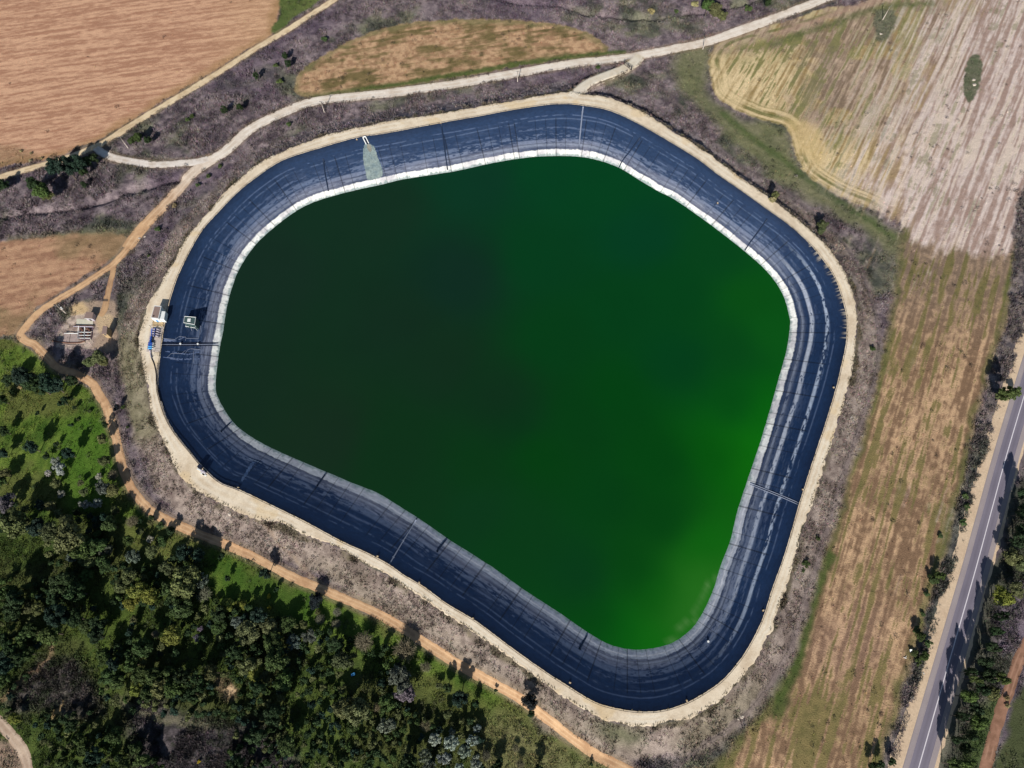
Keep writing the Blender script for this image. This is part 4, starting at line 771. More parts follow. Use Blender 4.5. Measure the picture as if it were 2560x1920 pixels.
def bmesh_ico(s,seed,sub=2):
    bm=bmesh.new();bmesh.ops.create_icosphere(bm,subdivisions=sub,radius=1);r_=np.random.default_rng(seed)
    for v in bm.verts: v.co*=1+r_.uniform(-.22,.22)
    V=np.array([v.co[:] for v in bm.verts])*np.array([s,s*.8,s*.5]);Fc=[tuple(v.index for v in f.verts) for f in bm.faces];bm.free();return V,Fc
for x,y,s,lb in ((349,596,.8,"pale rock beside the dirt track, the higher of the pair"),(362,592,.7,"pale rock beside the dirt track, the lower right of the pair"),(1854,1792,.9,"white rock on the fence line at the south-east corner"),(1846,1798,.5,"small white stone beside the white rock at the south-east corner"),(2202,85,.9,"pale boulder in the hollow of the striped field"),(2434,200,1.1,"upper pale boulder in the green lens of the striped field"),(2436,212,1.3,"lower pale boulder in the green lens of the striped field"),(1990,440,1.1,"pale boulder in the dusky grass beside the striped field"),(574,1285,.9,"crumbled pale stone at the head of the foot path on the south-west bank")):
    rock(x,y,s,lb)
k_=0
for x,y,lb in ((892,349,"just west of the inlet chute"),(1103,308,"above the ballast tube on the north rim"),(2084,969,"on the east rim, the upper one"),(2007,1224,"on the east rim, the lower one"),(1908,1526,"on the south-east rim"),(1717,1752,"on the south rim"),(1425,1707,"on the south rim, left of the corner"),(1182,1546,"halfway along the south-west rim"),(1048,1457,"on the south-west rim near the pale pipe"),(944,1391,"on the south-west rim, left of the pale pipe"),(596,1219,"at the end of the guard rail"),(1794,508,"halfway down the north-east liner")):
    p=Vector(L3(x,y,.0));r=root("marker_stake",p,"short pale stake at the liner edge %s"%lb,"stake","pale stakes at the liner edge")
    MB().tube([p,p+Vector((0,0,.9))],.1,5).build("stake",M_white,r);MB().box(p+Vector((0,0,.12)),(.8,.6,.35),k_).build("foot",M_tan,r);k_+=1
p=L3(1770,1604,.25);one(MB().tube([tuple(p),tuple(p+[0,0,.35])],.45,9).build("float",M_white),"small white float stranded on the south-east liner","float")
p=at(810,1670,0.);one(MB().box((*px(883,1686,.5),.5),(1.6,1.0,.9),.4).build("blue_crate",M_lblue),"blue crate in the dark gap between the trees","crate")
# ------------------------------------------------------------------ trees and shrubs
def leafmat(name,lo=.55,hi=1.5,sc=1.6):
    m,n,b=mat(name);b.inputs["Roughness"].default_value=.75;b.inputs["Specular IOR Level"].default_value=.2
    oi=n.nodes.new("ShaderNodeObjectInfo");at=n.nodes.new("ShaderNodeAttribute");at.attribute_name="Col"
    mx=n.nodes.new("ShaderNodeVectorMath");mx.operation='MULTIPLY';n.links.new(oi.outputs["Color"],mx.inputs[0]);n.links.new(at.outputs["Color"],mx.inputs[1]);n.links.new(mx.outputs[0],b.inputs["Base Color"]);return m
MLEAF=leafmat("foliage");MBARK=plain("bark",(110,96,86),.9,var=.15)
def quads(C,Nm,S,R_,tri=False):
    n=len(C);Nm=Nm/np.maximum(np.linalg.norm(Nm,axis=1)[:,None],1e-6);r=R_.normal(size=(n,3));a=np.cross(Nm,r);a/=np.maximum(np.linalg.norm(a,axis=1)[:,None],1e-6);b=np.cross(Nm,a)
    S=S[:,None];V=np.stack([C-a*S-b*S*.6,C+a*S-b*S*.5,C+a*S*.8+b*S*.7,C-a*S*.7+b*S*.6],1).reshape(-1,3);return V,np.arange(4*n).reshape(n,4)
def crownmesh(kind,seed):
    R_=np.random.default_rng(seed)
    if kind=='twig':
        n=620;th=R_.uniform(0,2*np.pi,n);ph=np.arccos(R_.uniform(.05,1,n));L=R_.uniform(.65,1.05,n)
        d=np.stack([np.sin(ph)*np.cos(th),np.sin(ph)*np.sin(th),np.cos(ph)*.9],-1);s=d*L[:,None]*R_.uniform(.1,.6,n)[:,None];e=d*L[:,None]+R_.normal(0,.09,(n,3))
        w=np.cross(e-s,R_.normal(size=(n,3)));w/=np.linalg.norm(w,axis=1)[:,None];w*=R_.uniform(.010,.026,n)[:,None]
        V=np.stack([s-w,s+w,e+w*.4,e-w*.4],1).reshape(-1,3)+[0,0,1.1];Fc=np.arange(4*n).reshape(n,4)
        q=700;dd=R_.normal(size=(q,3));dd/=np.linalg.norm(dd,axis=1)[:,None];dd[:,2]=np.abs(dd[:,2]);C=dd*R_.uniform(.45,1.,q)[:,None]*[1,1,.9]+[0,0,1.1];V2,F2=quads(C,dd,R_.uniform(.02,.045,q),R_)
        col=np.repeat(R_.uniform(.7,1.35,n+q),4);return np.vstack([V,V2]),np.vstack([Fc,F2+len(V)]),col
    P={'broad':(26,.34,.85,3600,.062),'pine':(34,.27,1.0,3800,.058),'loose':(20,.30,.9,2300,.058),'speck':(30,.25,.8,3200,.050),'tall':(30,.27,1.15,3600,.055),'shrub':(11,.42,.7,1500,.085)}[kind]
    nc,rc,zf,nl,ls=P;Cc=[];cr=[]
    while len(Cc)<nc:
        p=R_.uniform(-1,1,3)
        if np.linalg.norm(p)>1: continue
        p=p*np.array([.82,.82,.62*zf]);ok=all(np.linalg.norm(p-c)>rc*.62 for c in Cc) or R_.random()<.06
        if ok: Cc.append(p);cr.append(rc*R_.uniform(.65,1.25))
    Cc=np.array(Cc);cr=np.array(cr);w=cr**2/np.sum(cr**2);idx=R_.choice(nc,nl,p=w)
    d=R_.normal(size=(nl,3));d/=np.linalg.norm(d,axis=1)[:,None];d[:,2]=np.where(d[:,2]<-.3,-d[:,2],d[:,2])
    C=Cc[idx]+d*(cr[idx]*R_.uniform(.55,1.05,nl))[:,None];tone=R_.uniform(.75,1.3,nc)
    Nn=d+R_.normal(0,.5,(nl,3));V,Fc=quads(C+[0,0,1.45 if kind!='shrub' else .75],Nn,R_.uniform(.6,1.35,nl)*ls,R_)
    leaf=tone[idx]*R_.uniform(.75,1.3,nl)
    if kind=='speck': leaf*=np.where(R_.random(nl)<.16,2.1,.85)
    return V,Fc,np.repeat(leaf,4)
def trunkmesh(kind,seed):
    R_=random.Random(seed);b=MB();top=1.35 if kind!='shrub' else .5
    pts=[(0,0,-.08),(.02,.01,top*.4),(R_.uniform(-.06,.06),R_.uniform(-.06,.06),top)];b.tube(pts,.075,7,r1=.035)
    for i in range(6):
        a=i*1.05+R_.uniform(-.3,.3);l=R_.uniform(.45,.75);z=top*R_.uniform(.5,.85);b.tube([(0,0,z),(math.cos(a)*l*.5,math.sin(a)*l*.5,z+.2*top),(math.cos(a)*l,math.sin(a)*l,z+.45*top)],.035,5,r1=.012)
    return b
PROTO={}
for kind,n in (('broad',4),('pine',4),('loose',3),('speck',2),('tall',3),('shrub',4),('twig',3)):
    for i in range(n):
        V,Fc,cl=crownmesh(kind,hash(kind)%1000*0+sum(map(ord,kind))*10+i);t=trunkmesh(kind,i+len(kind))
        r=bpy.data.objects.new("proto",None);cme=mkmesh("crown",V,Fc,MLEAF,col=np.repeat(cl[:,None],3,1));cme.data.color_attributes
        tm=mkmesh("trunk",np.array(t.v),t.f,MBARK,smoothf=True);PROTO.setdefault(kind,[]).append((cme,tm))
TYPES={ # kind: (prototype, colour in sun, height/radius, words)
 'pine':('pine',(46,62,36),3.0,'dark green bushy tree'),'green':('broad',(64,80,42),2.7,'mid green tree'),'olive':('broad',(88,92,58),2.4,'olive green tree'),
 'pale':('loose',(146,144,134),1.7,'pale grey small tree'),'speck':('speck',(90,98,86),2.4,'silvery flecked tree'),'twig':('twig',(118,112,92),2.0,'half bare twiggy tree'),
 'yellow':('broad',(104,108,48),2.2,'yellow green tree'),'blue':('pine',(40,58,48),3.1,'blue green dark tree'),'dark':('tall',(44,62,38),2.9,'narrow dark green tree'),
 'purple':('loose',(92,84,94),1.9,'mauve grey small tree'),'white':('speck',(132,138,128),2.4,'pale grey green lumpy tree'),'shrub':('shrub',(70,84,48),1.1,'dark low shrub'),'dry':('shrub',(150,136,100),1.,'straw coloured low shrub'),'gold':('shrub',(160,142,42),1.2,'golden low shrub'),'gum':('tall',(84,98,54),14.,'tall roadside tree'),'rdark':('tall',(46,62,40),13.,'tall dark roadside tree'),'night':('tall',(30,36,40),2.6,'nearly black dense tree')}
T=[]   # x,y,r(px),kind
def addT(s,kx=1,ox=0,oy=0):
    for t in s.split(';'):
        if t.strip():
            a=t.split();T.append((float(a[0]),float(a[1]),float(a[2]),a[3]))
addT("139 1152 12 pale;148 1174 16 pale;121 1183 9 pale;139 1208 12 olive;152 1234 11 pale;248 1190 9 pale;280 1187 14 twig;202 1207 9 olive;210 1230 12 olive;262 1152 14 olive;257 1218 20 speck;282 1227 17 olive;288 1277 12 olive;329 1304 16 twig;376 1308 9 olive;351 1328 10 olive;376 1348 10 pale;322 1351 15 green;212 1261 14 white;242 1259 15 white;190 1281 10 dark;127 1265 14 olive;148 1284 12 olive;168 1302 12 olive;100 1263 14 blue;11 1259 19 purple;36 1311 24 olive;8 1310 20 pine;123 1328 18 olive;92 1318 16 blue;172 1344 27 olive;208 1372 28 green;145 1353 14 olive;244 1364 22 green;266 1377 17 speck;183 1391 18 speck;334 1392 21 speck;380 1380 17 olive;223 1402 20 olive")
addT("172 1134 14 blue;117 1140 8 dark;78 1118 17 blue;60 945 24 blue;82 957 22 pine;123 957 24 blue;104 972 18 pine;137 966 20 blue;27 950 17 pine;46 930 9 olive;51 966 8 dry;157 1004 12 dark;178 995 6 dark;93 1033 6 dark;177 1062 6 dark;196 1050 5 shrub;224 1028 6 shrub;60 1120 6 shrub;255 1098 13 olive;262 1062 8 dark;12 1078 13 pine;6 1135 14 blue;30 980 7 dark;142 1110 7 dark;186 1019 6 dark;12 1186 16 olive;3 1205 14 green;88 1217 7 shrub;180 953 14 pine;6 1000 12 pine")
addT("378 1294 8 dark;427 1327 11 dark;407 1352 13 green;463 1380 21 blue;495 1390 18 blue;553 1390 9 dark;664 1434 15 blue;569 1446 9 dark;434 1398 14 pine;418 1419 19 olive;378 1384 13 olive;401 1314 9 shrub;351 1303 8 dark;463 1455 28 olive;502 1452 15 speck;423 1473 13 green;508 1486 19 twig;690 1474 9 dark;540 1505 10 green;443 1487 13 green")
addT("458 1519 19 green;567 1513 18 yellow;603 1512 14 yellow;672 1491 6 gold;674 1519 6 gold;431 1589 19 yellow;549 1568 14 green;618 1582 21 olive;632 1602 17 olive;672 1566 17 olive;646 1539 15 blue;594 1557 11 speck;500 1571 8 purple;491 1596 10 purple;563 1626 14 blue;585 1633 15 pine;618 1665 15 olive;684 1615 20 green;735 1607 15 speck;693 1653 18 green;440 1719 17 green;500 1708 17 pine;646 1719 15 pine;639 1686 13 yellow;666 1691 11 olive;711 1700 17 green;390 1585 11 twig;360 1620 17 green;372 1640 15 green")
addT("60 1592 13 green;76 1576 12 green;56 1612 12 green;90 1598 10 green;20 1480 15 green;40 1500 15 pine;58 1487 14 green;30 1530 16 pine;70 1522 11 olive;95 1522 12 olive;160 1455 22 pine;190 1480 18 pine;200 1505 16 pine;140 1490 16 pine;215 1440 13 green;345 1478 17 yellow;375 1490 15 yellow;330 1505 14 yellow;335 1548 10 olive;305 1465 12 olive;322 1440 14 olive;240 1590 15 dark;245 1560 15 pine;215 1566 14 green;28 1620 14 pine;45 1650 15 pine;15 1665 15 blue;10 1640 13 blue;70 1635 12 green;12 1600 14 pine;10 1700 11 green;262 1640 13 green;285 1660 12 blue;270 1690 14 green;295 1705 13 green;350 1690 15 green;385 1690 16 green;420 1685 14 green;460 1690 15 pine;400 1720 16 olive;370 1735 14 green;480 1735 12 pine;340 1722 13 yellow;330 1660 13 green;18 1790 9 olive;38 1797 11 yellow;186 1785 9 pine")
addT("287 1838 15 green;180 1815 11 pine;200 1850 12 green;210 1870 12 green;238 1888 14 blue;150 1845 8 dark;165 1880 10 green;300 1895 10 pine;340 1870 12 green;390 1900 8 pine;225 1915 14 pine;310 1915 12 green;498 1904 5 gold;120 1905 9 olive;155 1905 11 green;255 1862 10 green;265 1915 10 blue")
addT("910 1603 23 twig;1012 1625 28 twig;1064 1668 14 twig;800 1548 14 twig;840 1560 13 twig;842 1530 12 twig;872 1622 10 green;775 1590 14 speck;1000 1698 22 speck;985 1680 15 speck;1008 1732 20 purple;955 1725 9 olive;893 1778 22 olive;860 1768 18 olive;940 1768 11 twig;965 1813 16 speck;975 1835 14 speck;880 1815 12 green;1098 1715 9 olive;1120 1785 12 olive;1065 1815 14 twig;1088 1850 17 white;1130 1858 20 white;1162 1880 19 white;1180 1850 17 white;1190 1905 18 white;1110 1895 19 white;1062 1893 14 speck;1075 1920 14 speck;1150 1920 14 white;1192 1822 12 white;1215 1890 14 twig;1250 1905 13 dark;1130 1830 11 white;1240 1925 15 pine;1098 1825 10 blue;1300 1910 13 twig;1345 1925 14 dark;1290 1870 10 twig;1190 1760 11 dark;1150 1745 20 blue;1118 1720 13 pine;1325 1754 24 night;1328 1785 9 dark;789 1500 21 night;1240 1726 5 dark;795 1530 8 olive;1478 1910 5 dark")
# road side and right edge
addT("2504 1490 27 yellow;2540 1475 18 olive;2530 1392 20 olive;2552 1410 18 olive;2437 1697 11 gum;2505 1695 14 gum;2521 984 18 gum;2500 990 12 olive;2538 978 10 pine;2421 1740 16 gum;2480 1732 18 olive;2447 1806 18 gum;2430 1838 11 rdark;2404 1790 11 rdark;2385 1912 15 gum;2416 1912 14 gum;2518 1745 7 dry;2518 1765 6 dry;2455 1720 16 rdark;2470 1690 16 rdark;2462 1655 15 rdark;2440 1770 16 rdark;2562 1330 20 rdark;2562 1280 18 rdark;2566 1235 18 rdark;2412 1870 14 rdark;2395 1850 12 rdark;2488 1580 12 rdark;2480 1620 14 rdark;2425 1680 10 rdark;2500 1540 11 rdark;2545 1350 18 rdark")
# banks, scrub and field edges
addT("1937 489 10 olive;1930 500 9 dry;2057 563 13 olive;2052 578 9 olive;2180 872 7 shrub;2044 1346 7 shrub;2014 1410 10 shrub;2008 1426 5 shrub;164 418 22 blue;135 420 20 blue;195 412 19 blue;216 404 14 pine;235 396 11 pine;104 480 20 green;84 462 16 pine;120 490 14 olive;10 462 13 pine;-8 470 12 pine;208 428 11 pine;210 462 7 dark;551 415 6 shrub;522 440 6 shrub;496 463 6 shrub;436 516 7 dry;395 574 8 shrub;722 312 7 shrub;372 640 4 shrub;1495 168 6 shrub;1788 26 17 olive;1770 16 14 green;1806 40 12 olive;1627 28 9 dry;1738 12 9 dry;308 1018 6 shrub;320 1068 4 shrub;52 378 4 dry;78 384 4 dry;103 396 4 dry;76 402 4 dry;245 895 17 olive;225 905 13 olive;262 905 12 olive;290 1020 9 night;2315 1485 8 shrub;2306 1534 6 shrub;2290 1575 11 shrub;2300 1590 12 green;2320 1608 10 shrub;2285 1632 9 shrub;2312 1640 11 green;2295 1655 9 shrub;2330 1448 14 shrub;2350 1440 12 green;2417 1268 8 shrub;2407 1305 10 shrub;2412 1240 9 shrub;2350 1340 7 shrub;2548 870 0 x;2200 1912 12 pine;2230 1905 10 pine;2180 1915 10 pine;712 140 8 pine;720 160 8 pine;690 165 7 shrub;810 98 8 shrub;560 275 9 pine;600 268 8 pine;470 300 6 shrub;345 345 12 green;370 350 10 pine;330 352 9 green;640 190 8 pine;700 205 8 shrub;480 292 6 shrub;1690 30 6 shrub;1870 22 9 shrub;1920 6 9 pine")
WOOD=[(-20,1255),(60,1262),(110,1300),(180,1300),(215,1280),(290,1290),(290,1375),(330,1370),(390,1400),(400,1440),(470,1370),(530,1400),(520,1490),(560,1520),(640,1515),(700,1545),(760,1560),(860,1590),(960,1600),(1060,1640),(1090,1700),(1020,1740),(1060,1800),(1200,1800),(1240,1925),(-20,1925)]
def inpoly(x,y,P):
    r=False
    for (a,b),(c,d) in zip(P,P[1:]+P[:1]):
        if (b>y)!=(d>y) and x<(c-a)*(y-b)/(d-b)+a:r=not r
    return r
T=[t for t in T if t[2]>0]
T=[(x,y,(r*1.45 if (inpoly(x,y,WOOD) and (y>1420 or x<180) and r>=11 and k not in('pale','twig','night','white')) else r),k) for x,y,r,k in T]
T2=[]
for t in sorted(T,key=lambda t:-t[2]*(1 if t[1]>1180 and t[0]<1350 else 9)):
    if t[0]>1350 or t[1]<1180 or TYPES[t[3]][0]=='shrub' or all(math.hypot(t[0]-u[0],t[1]-u[1])>.56*(t[2]+u[2]) for u in T2 if TYPES[u[3]][0]!='shrub'):T2.append(t)
T=T2;print('listed',len(T),sum(TYPES[t[3]][0]!='shrub' for t in T))
# fill the densest stretches of the wood
SHADE=[[(-20,1335),(110,1340),(135,1440),(60,1460),(-20,1430)],[(335,1515),(410,1515),(420,1595),(340,1590)],[(440,1600),(550,1605),(540,1670),(450,1680)],[(885,1640),(955,1640),(950,1760),(885,1760)],[(720,1750),(770,1745),(775,1800),(720,1800)],[(260,1520),(300,1500),(310,1530),(270,1560)]]
CLEAR=[[(295,1285),(400,1330),(400,1400),(330,1380),(295,1400)],[(500,1385),(720,1440),(790,1540),(700,1545),(610,1500),(520,1500)],[(205,1425),(255,1420),(262,1520),(215,1520)],[(205,1525),(320,1530),(325,1600),(285,1625),(245,1640),(245,1740),(150,1740),(110,1740),(95,1670),(130,1600),(160,1590)],[(30,1730),(110,1650),(240,1640),(250,1760),(330,1780),(540,1800),(600,1810),(560,1925),(430,1925),(330,1860),(230,1780),(60,1800)],[(-20,1770),(60,1780),(110,1850),(140,1925),(-20,1925)],[(540,1690),(590,1690),(600,1745),(560,1790),(525,1760)],[(1000,1760),(1000,1640),(1100,1640),(1130,1770),(1050,1785)],[(860,1650),(890,1650),(890,1730),(860,1730)],[(120,1440),(150,1440),(150,1530),(110,1530)]]
tr=0
while tr<9000 and sum(TYPES[t[3]][0]!='shrub' for t in T)<296:
    tr+=1;x=random.uniform(-15,1240);y=random.uniform(1255,1925);r=random.uniform(18,29)*(1 if tr<5000 else .8)
    if not inpoly(x,y,WOOD) or any(inpoly(x,y,P) for P in SHADE+CLEAR): continue
    if all(math.hypot(x-a,y-b)>(r+c)*(.70 if tr<5000 else .62) for a,b,c,_ in T):
        k=random.choice(('pine','green','pine','olive','green') if x>150 or y<1400 else ('pine','pine','blue','green'))
        if x>850 and y>1780:k=random.choice(('speck','pine','green','twig'))
        T.append((x,y,r,k))
print('wood tries',tr)
LM=[(120,1735,"the bare grey brush at lower left"),(500,1850,"the bare grey brush at the bottom"),(270,1590,"the bright grassy gap at lower left"),(575,1722,"the straw coloured bare patch in the wood"),(870,1690,"the small grass sliver inside the wood"),(210,1150,"the open green meadow at left"),(70,950,"the dark clump at the meadow's upper end"),
    (300,1160,"the dirt track's western bend"),(430,1340,"the dirt track below the guard rail"),(560,1400,"the two tree shadows crossing the dirt track"),(720,1470,"the bright lawn below the dirt track"),(940,1560,"the dirt track where shade crosses it"),(1110,1700,"the grass glade right of the wood"),(1160,1880,"the bottom edge under the glade"),(1326,1760,"the lone tree on the dirt track"),(1400,1900,"the dirt track's lower end"),
    (60,1340,"the left edge above the darkest shade"),(200,1360,"the big shaded hollow at left"),(60,1600,"the left edge by the thin path"),(340,1500,"the yellow crowned clump"),(480,1590,"the dark hollow with mauve trees"),(660,1530,"the golden shrubs on the lawn edge"),(640,1650,"the middle of the dense wood"),(760,1780,"the lower dense wood"),(760,1640,"the upper dense wood"),(700,1880,"the bottom of the dense wood"),(400,1700,"the broad low grove at lower left"),(280,1870,"the bottom left grove"),(50,1850,"the sandy track in the bottom left corner"),
    (160,420,"the shaded fork of the field track"),(480,470,"the north-west bank"),(600,250,"the scrub above the gravel road"),(700,120,"the upper end of the field track"),(1790,30,"the ditch at the top"),(1990,520,"the north-east wire fence"),(2190,870,"the east bank by the wire fence"),(2030,1390,"the south-east bank by the wire fence"),(2300,1600,"the verge by the white board"),(2380,1300,"the dark verge beside the main road"),(2520,980,"the main road's upper sandy edge"),(2510,1440,"the far side of the main road, upper part"),(2470,1600,"the far side of the main road, middle part"),(2430,1760,"the red track right of the main road"),(2410,1890,"the main road's lower right edge"),(2200,1910,"the bottom end of the strip field"),(250,900,"the old pump yard"),(60,390,"the lower edge of the top left field"),(560,500,"the bank")]
ORD=["nearest","second nearest","third nearest","fourth nearest","fifth nearest","sixth nearest","seventh nearest","eighth nearest","ninth nearest","tenth nearest","eleventh nearest","twelfth nearest","thirteenth nearest","fourteenth nearest","fifteenth nearest"]
cells={}
for i,(x,y,r,k) in enumerate(T):
    j=min(range(len(LM)),key=lambda q:math.hypot(x-LM[q][0],y-LM[q][1]));cells.setdefault((TYPES[k][3],j),[]).append((math.hypot(x-LM[j][0],y-LM[j][1]),i))
LAB={}
for (wd,j),L in cells.items():
    L.sort()
    for n,(d,i) in enumerate(L):
        LAB[i]=(f"{wd} close to {LM[j][2]}" if len(L)==1 else f"{wd}, {ORD[min(n,14)]} to {LM[j][2]}")
print("TREES",len(T),"max rank",max(len(v) for v in cells.values()))
used=set()
for i,(x,y,r,k) in enumerate(T):
    pk,colr,hr,wd=TYPES[k];ps=PROTO[pk]
    P0=px(x,y,0);dist=math.sqrt(P0[0]**2+P0[1]**2+HC**2);cosang=HC*1.0/dist
    ax=(P0[1]*math.sin(TILT)+HC*math.cos(TILT));mpp=ax/F
    R=r*mpp*(1.06 if x>1500 or y<1180 else 1.0);h=(R*hr if hr<10 else hr)*random.uniform(.9,1.12);h=max(h,R*1.0)
    if any(inpoly(x,y-q_,P) for P in SHADE for q_ in (30,60)) and h>4: h=max(h*1.25,13.)
    if 470<x<860 and 1470<y<1625: h=max(h*.72,R*1.1)
    cz=.62*h if pk!='shrub' else .4*h
    p=px2g([(x,y)])[0];z0=Z(*p)
    for _ in range(4): p=px(x,y,z0+cz);z0=Z(float(p[0]),float(p[1]))
    j=random.randrange(len(ps));cme,tm=ps[j]
    nm={'shrub':'shrub','dry':'shrub','gold':'shrub'}.get(k,'tree')
    rt=bpy.data.objects.new(nm,None);rt.location=(float(p[0]),float(p[1]),z0);rt.rotation_euler=(0,0,random.uniform(0,6.28));hs=h/(2.25 if pk!='shrub' else 1.35)
    rt.scale=(R*random.uniform(.92,1.12),R*random.uniform(.92,1.12),hs);COL.objects.link(rt)
    tag(rt,LAB[i],'shrub' if nm=='shrub' else 'tree',{'shrub':'shrubs on the banks and verges','tree':'trees of the wood and road sides'}[nm])
    if (k_:=(pk,j)) in used: c=cme.copy();t=tm.copy();COL.objects.link(c);COL.objects.link(t)
    else: c,t=cme,tm;used.add(k_)
    c.parent=rt;t.parent=rt
    v=random.uniform(.8,1.22);tint=np.array([random.uniform(.9,1.12),1.,random.uniform(.88,1.1)]);cc=np.clip(al(colr)*v*tint*1.15,.01,.7);c.color=(*cc,1.)
for kk,L in PROTO.items():
    for j,(c,t) in enumerate(L):
        if (kk,j) not in used:
            bpy.data.objects.remove(c);bpy.data.objects.remove(t)
for o in list(bpy.data.objects):
    if o.name.startswith("proto"): bpy.data.objects.remove(o)
# the smaller trees of the wood, past the ones one can count: one mass
def smallwood():
    R_=np.random.default_rng(21);L=[];tr=0;E=[(t[0],t[1],t[2]) for t in T if t[1]>1200 and t[0]<1300]
    while tr<14000 and len(L)<430:
        tr+=1;x=R_.uniform(-15,1240);y=R_.uniform(1255,1925);r=R_.uniform(9,17)
        if not inpoly(x,y,WOOD) or any(inpoly(x,y,P) for P in SHADE+CLEAR): continue
        if all(math.hypot(x-a,y-b)>(r+c)*.58 for a,b,c in E): L.append((x,y,r));E.append((x,y,r))
    print("small trees",len(L));VV=[];FF=[];CC=[];off=0
    for x,y,r in L:
        p=px2g([(x,y)],4)[0];mpp=(p[1]*math.sin(TILT)+HC*math.cos(TILT))/F;R=r*mpp;h=R*R_.uniform(2.,2.9);z0=Z(float(p[0]),float(p[1]));p=px(x,y,z0+.6*h)
        nl=9;lc=R_.normal(size=(nl,3));lc/=np.linalg.norm(lc,axis=1)[:,None];lc*=R_.uniform(.2,.8,nl)[:,None];q=420;ix=R_.integers(0,nl,q);d=R_.normal(size=(q,3));d/=np.linalg.norm(d,axis=1)[:,None];d[:,2]=np.where(d[:,2]<-.2,-d[:,2],d[:,2])
        C=(lc[ix]*[.75,.75,.5]+d*.36*R_.uniform(.6,1.05,q)[:,None])*R;C[:,2]*=h/R/2.1;C+=[p[0],p[1],z0+.6*h];V,Fc=quads(C,d+R_.normal(0,.5,(q,3)),R_.uniform(.6,1.3,q)*.26,R_)
        k=[(46,62,36),(64,80,42),(88,92,58),(48,64,40),(40,58,48)][R_.integers(0,5)];tone=R_.uniform(.75,1.25,nl)[ix]*R_.uniform(.75,1.3,q)*R_.uniform(.85,1.2)
        col=np.repeat(al(k)[None]*tone[:,None]*1.15,4,0)
        tv=np.array([[p[0]-.15,p[1],z0-.1],[p[0]+.15,p[1],z0-.1],[p[0]+.05,p[1]+.05,z0+.6*h],[p[0]-.05,p[1]+.05,z0+.6*h]]);V=np.vstack([V,tv]);Fc=np.vstack([Fc,[[4*q,4*q+1,4*q+2,4*q+3]]]);col=np.vstack([col,np.tile(al((90,80,70)),(4,1))])
        VV.append(V);FF.append(Fc+off);CC.append(col);off+=len(V)
    tag(mkmesh("small_trees",np.vstack(VV),np.vstack(FF),MG,col=np.clip(np.vstack(CC),.004,.8)),kind="stuff")
MG=attrmat("grass_blades",nscale=2.,lo=.9,hi=1.1,bump=0)
smallwood()
# ------------------------------------------------------------------ dry grass and weeds as one uncountable mass
def tufts(name,n,wgt,seed,hmin,hmax,lean,wid,nb,tone=(.7,1.45),coljit=.08,colover=None,lift=0.):
    R_=np.random.default_rng(seed);w=wgt*1.;w[(X<-334)|(X>334)|(Y<-51)|(Y>401)]=0
    # keep to what is in view
    ax=Y*math.sin(TILT)+HC*math.cos(TILT);u=F*X/ax;v=F*(Y*math.cos(TILT)-HC*math.sin(TILT))/ax;w[(np.abs(u)>1340)|(np.abs(v)>1010)]=0
    cs=np.cumsum(w);idx=np.searchsorted(cs,R_.random(n)*cs[-1]);x=X[idx]+R_.uniform(-.35,.35,n);y=Y[idx]+R_.uniform(-.35,.35,n);z=ZZ[idx]+lift
    col=CG[idx]*R_.uniform(tone[0],tone[1],n)[:,None]*(1+R_.normal(0,coljit,(n,3)))
    if colover is not None: col=colover[idx]*R_.uniform(tone[0],tone[1],n)[:,None]
    x=np.repeat(x,nb);y=np.repeat(y,nb);z=np.repeat(z,nb);m=len(x);th=R_.uniform(0,2*np.pi,m);ln=R_.uniform(*lean,m);h=R_.uniform(hmin,hmax,m);wd=R_.uniform(.6,1.3,m)*wid
    tx=np.cos(th)*np.sin(ln)*h;ty=np.sin(th)*np.sin(ln)*h;tz=np.cos(ln)*h;px_=-np.sin(th)*wd;py_=np.cos(th)*wd
    V=np.stack([np.stack([x-px_,y-py_,z-.08],-1),np.stack([x+px_,y+py_,z-.08],-1),np.stack([x+tx,y+ty,z+tz],-1)],1).reshape(-1,3)
    col=np.clip(np.repeat(np.repeat(col,nb,0)*R_.uniform(.85,1.15,m)[:,None],3,0),.004,.85)
    o=mkmesh(name,V,np.arange(3*m).reshape(m,3),MG,col=col);return tag(o,kind="stuff")
tufts("dry_grass",170000,TU**1.5,3,.4,1.35,(.5,1.35),.13,4,tone=(.68,1.4))
tufts("tall_dry_grass",18000,np.clip(TU-.9,0,9)**1.2*sm(.45,.7,fbm(X,Y,9,3,66)),4,.8,1.9,(.2,1.0),.22,6,tone=(.8,1.45))
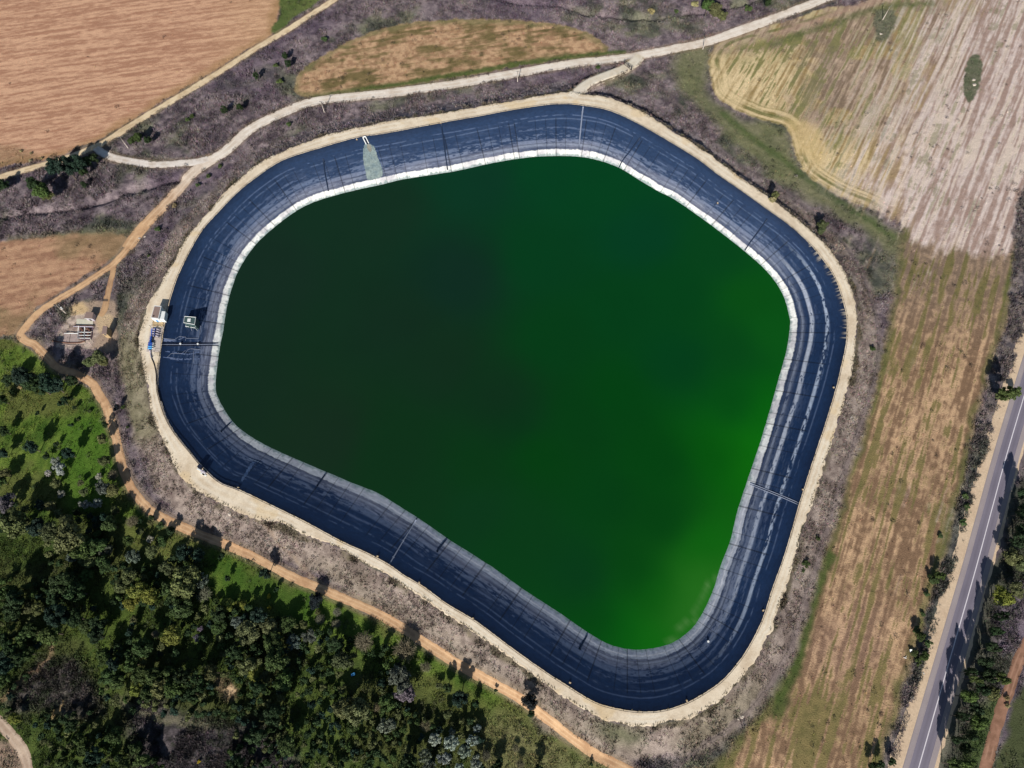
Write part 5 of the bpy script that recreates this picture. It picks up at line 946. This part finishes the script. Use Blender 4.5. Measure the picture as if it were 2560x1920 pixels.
# brush: low leafy clumps of no countable number
def brush(name,n,wgt,seed,rad,colm,nq=42):
    R_=np.random.default_rng(seed);w=wgt*1.;ax=Y*math.sin(TILT)+HC*math.cos(TILT);u=F*X/ax;v=F*(Y*math.cos(TILT)-HC*math.sin(TILT))/ax;w[(np.abs(u)>1340)|(np.abs(v)>1010)|(X<-334)|(X>334)|(Y<-51)|(Y>401)]=0
    cs=np.cumsum(w);idx=np.searchsorted(cs,R_.random(n)*cs[-1]);r=R_.uniform(*rad,n)
    c=np.stack([X[idx],Y[idx],ZZ[idx]+r*.25],-1);c=np.repeat(c,nq,0);rr=np.repeat(r,nq);m=len(c);d=R_.normal(size=(m,3));d/=np.linalg.norm(d,axis=1)[:,None];d[:,2]=np.abs(d[:,2])
    C=c+d*(rr*R_.uniform(.5,1.05,m))[:,None]*[1,1,.8];V,Fc=quads(C,d+R_.normal(0,.5,(m,3)),R_.uniform(.5,1.2,m)*.17*np.sqrt(rr/1.),R_)
    base=(CG[idx]*(1-colm[1])+al(colm[0])*colm[1])*R_.uniform(.6,1.25,n)[:,None];col=np.clip(np.repeat(np.repeat(base,nq,0)*R_.uniform(.7,1.35,m)[:,None],4,0),.004,.8)
    return tag(mkmesh(name,V,Fc,MG,col=col),kind="stuff")
aG=samp(dA,X,Y)
brush("brush",2600,TU*(aG>16)*sm(.42,.62,fbm(X,Y,14,3,71)),5,(.6,1.7),((96,92,84),.4))
brush("weeds",1500,TU*(aG<14)*(aG>0)*sm(.5,.7,fbm(X,Y,6,3,72)),6,(.3,.9),((86,80,66),.5),24)
_wd=samp(sdf(smooth(px2g([(-60,1255),(60,1262),(110,1300),(180,1300),(215,1280),(290,1290),(290,1375),(330,1370),(390,1400),(470,1380),(530,1400),(520,1490),(640,1515),(760,1560),(860,1590),(1060,1640),(1090,1700),(1020,1740),(1060,1800),(1200,1800),(1260,1990),(-60,1990)]),True,3)),X,Y)<0
_rd=samp(sdf(smooth(px2g([(2585,1150),(2660,1150),(2600,1400),(2540,1560),(2500,1720),(2470,1850),(2420,1990),(2350,1990),(2400,1840),(2450,1680),(2500,1480),(2540,1330)]),True,3)),X,Y)<0
brush("undergrowth",1500,(_wd*sm(.40,.55,fbm(X,Y,16,3,75))+_rd*1.5)*(RO>.1),8,(.6,2.2),((48,60,34),.75),34)
# little weeds creeping in at the road edges
def edgeweeds():
    R_=np.random.default_rng(9);n=5200;k=R_.integers(0,NB,n);side=R_.random(n)<.86;t=np.where(side,1-np.abs(R_.normal(0,.10,n)),np.abs(R_.normal(0,.02,n)))
    w_=fbm(sB[k],sB[k]*0,5,3,55)>R_.uniform(.38,.62,n);k=k[w_];t=t[w_];p=Br[k]*(1-t[:,None])+Am[k]*t[:,None]+R_.normal(0,.15,(len(k),2));nb=5
    x=np.repeat(p[:,0],nb);y=np.repeat(p[:,1],nb);m=len(x);th=R_.uniform(0,6.28,m);l=R_.uniform(.12,.5,m);wd=.08
    tx,ty=np.cos(th)*l,np.sin(th)*l;a,b=-np.sin(th)*wd,np.cos(th)*wd;z=np.full(m,ZC+.05)
    V=np.stack([np.stack([x-a,y-b,z],-1),np.stack([x+a,y+b,z],-1),np.stack([x+tx,y+ty,z+R_.uniform(.1,.5,m)],-1)],1).reshape(-1,3)
    col=np.repeat(cmix((78,72,58),(140,128,96),R_.random(m)),3,0);return tag(mkmesh("weeds",V,np.arange(3*m).reshape(m,3),MG,col=col),kind="stuff")
edgeweeds()
scn.render.resolution_x=1024;scn.render.resolution_y=768
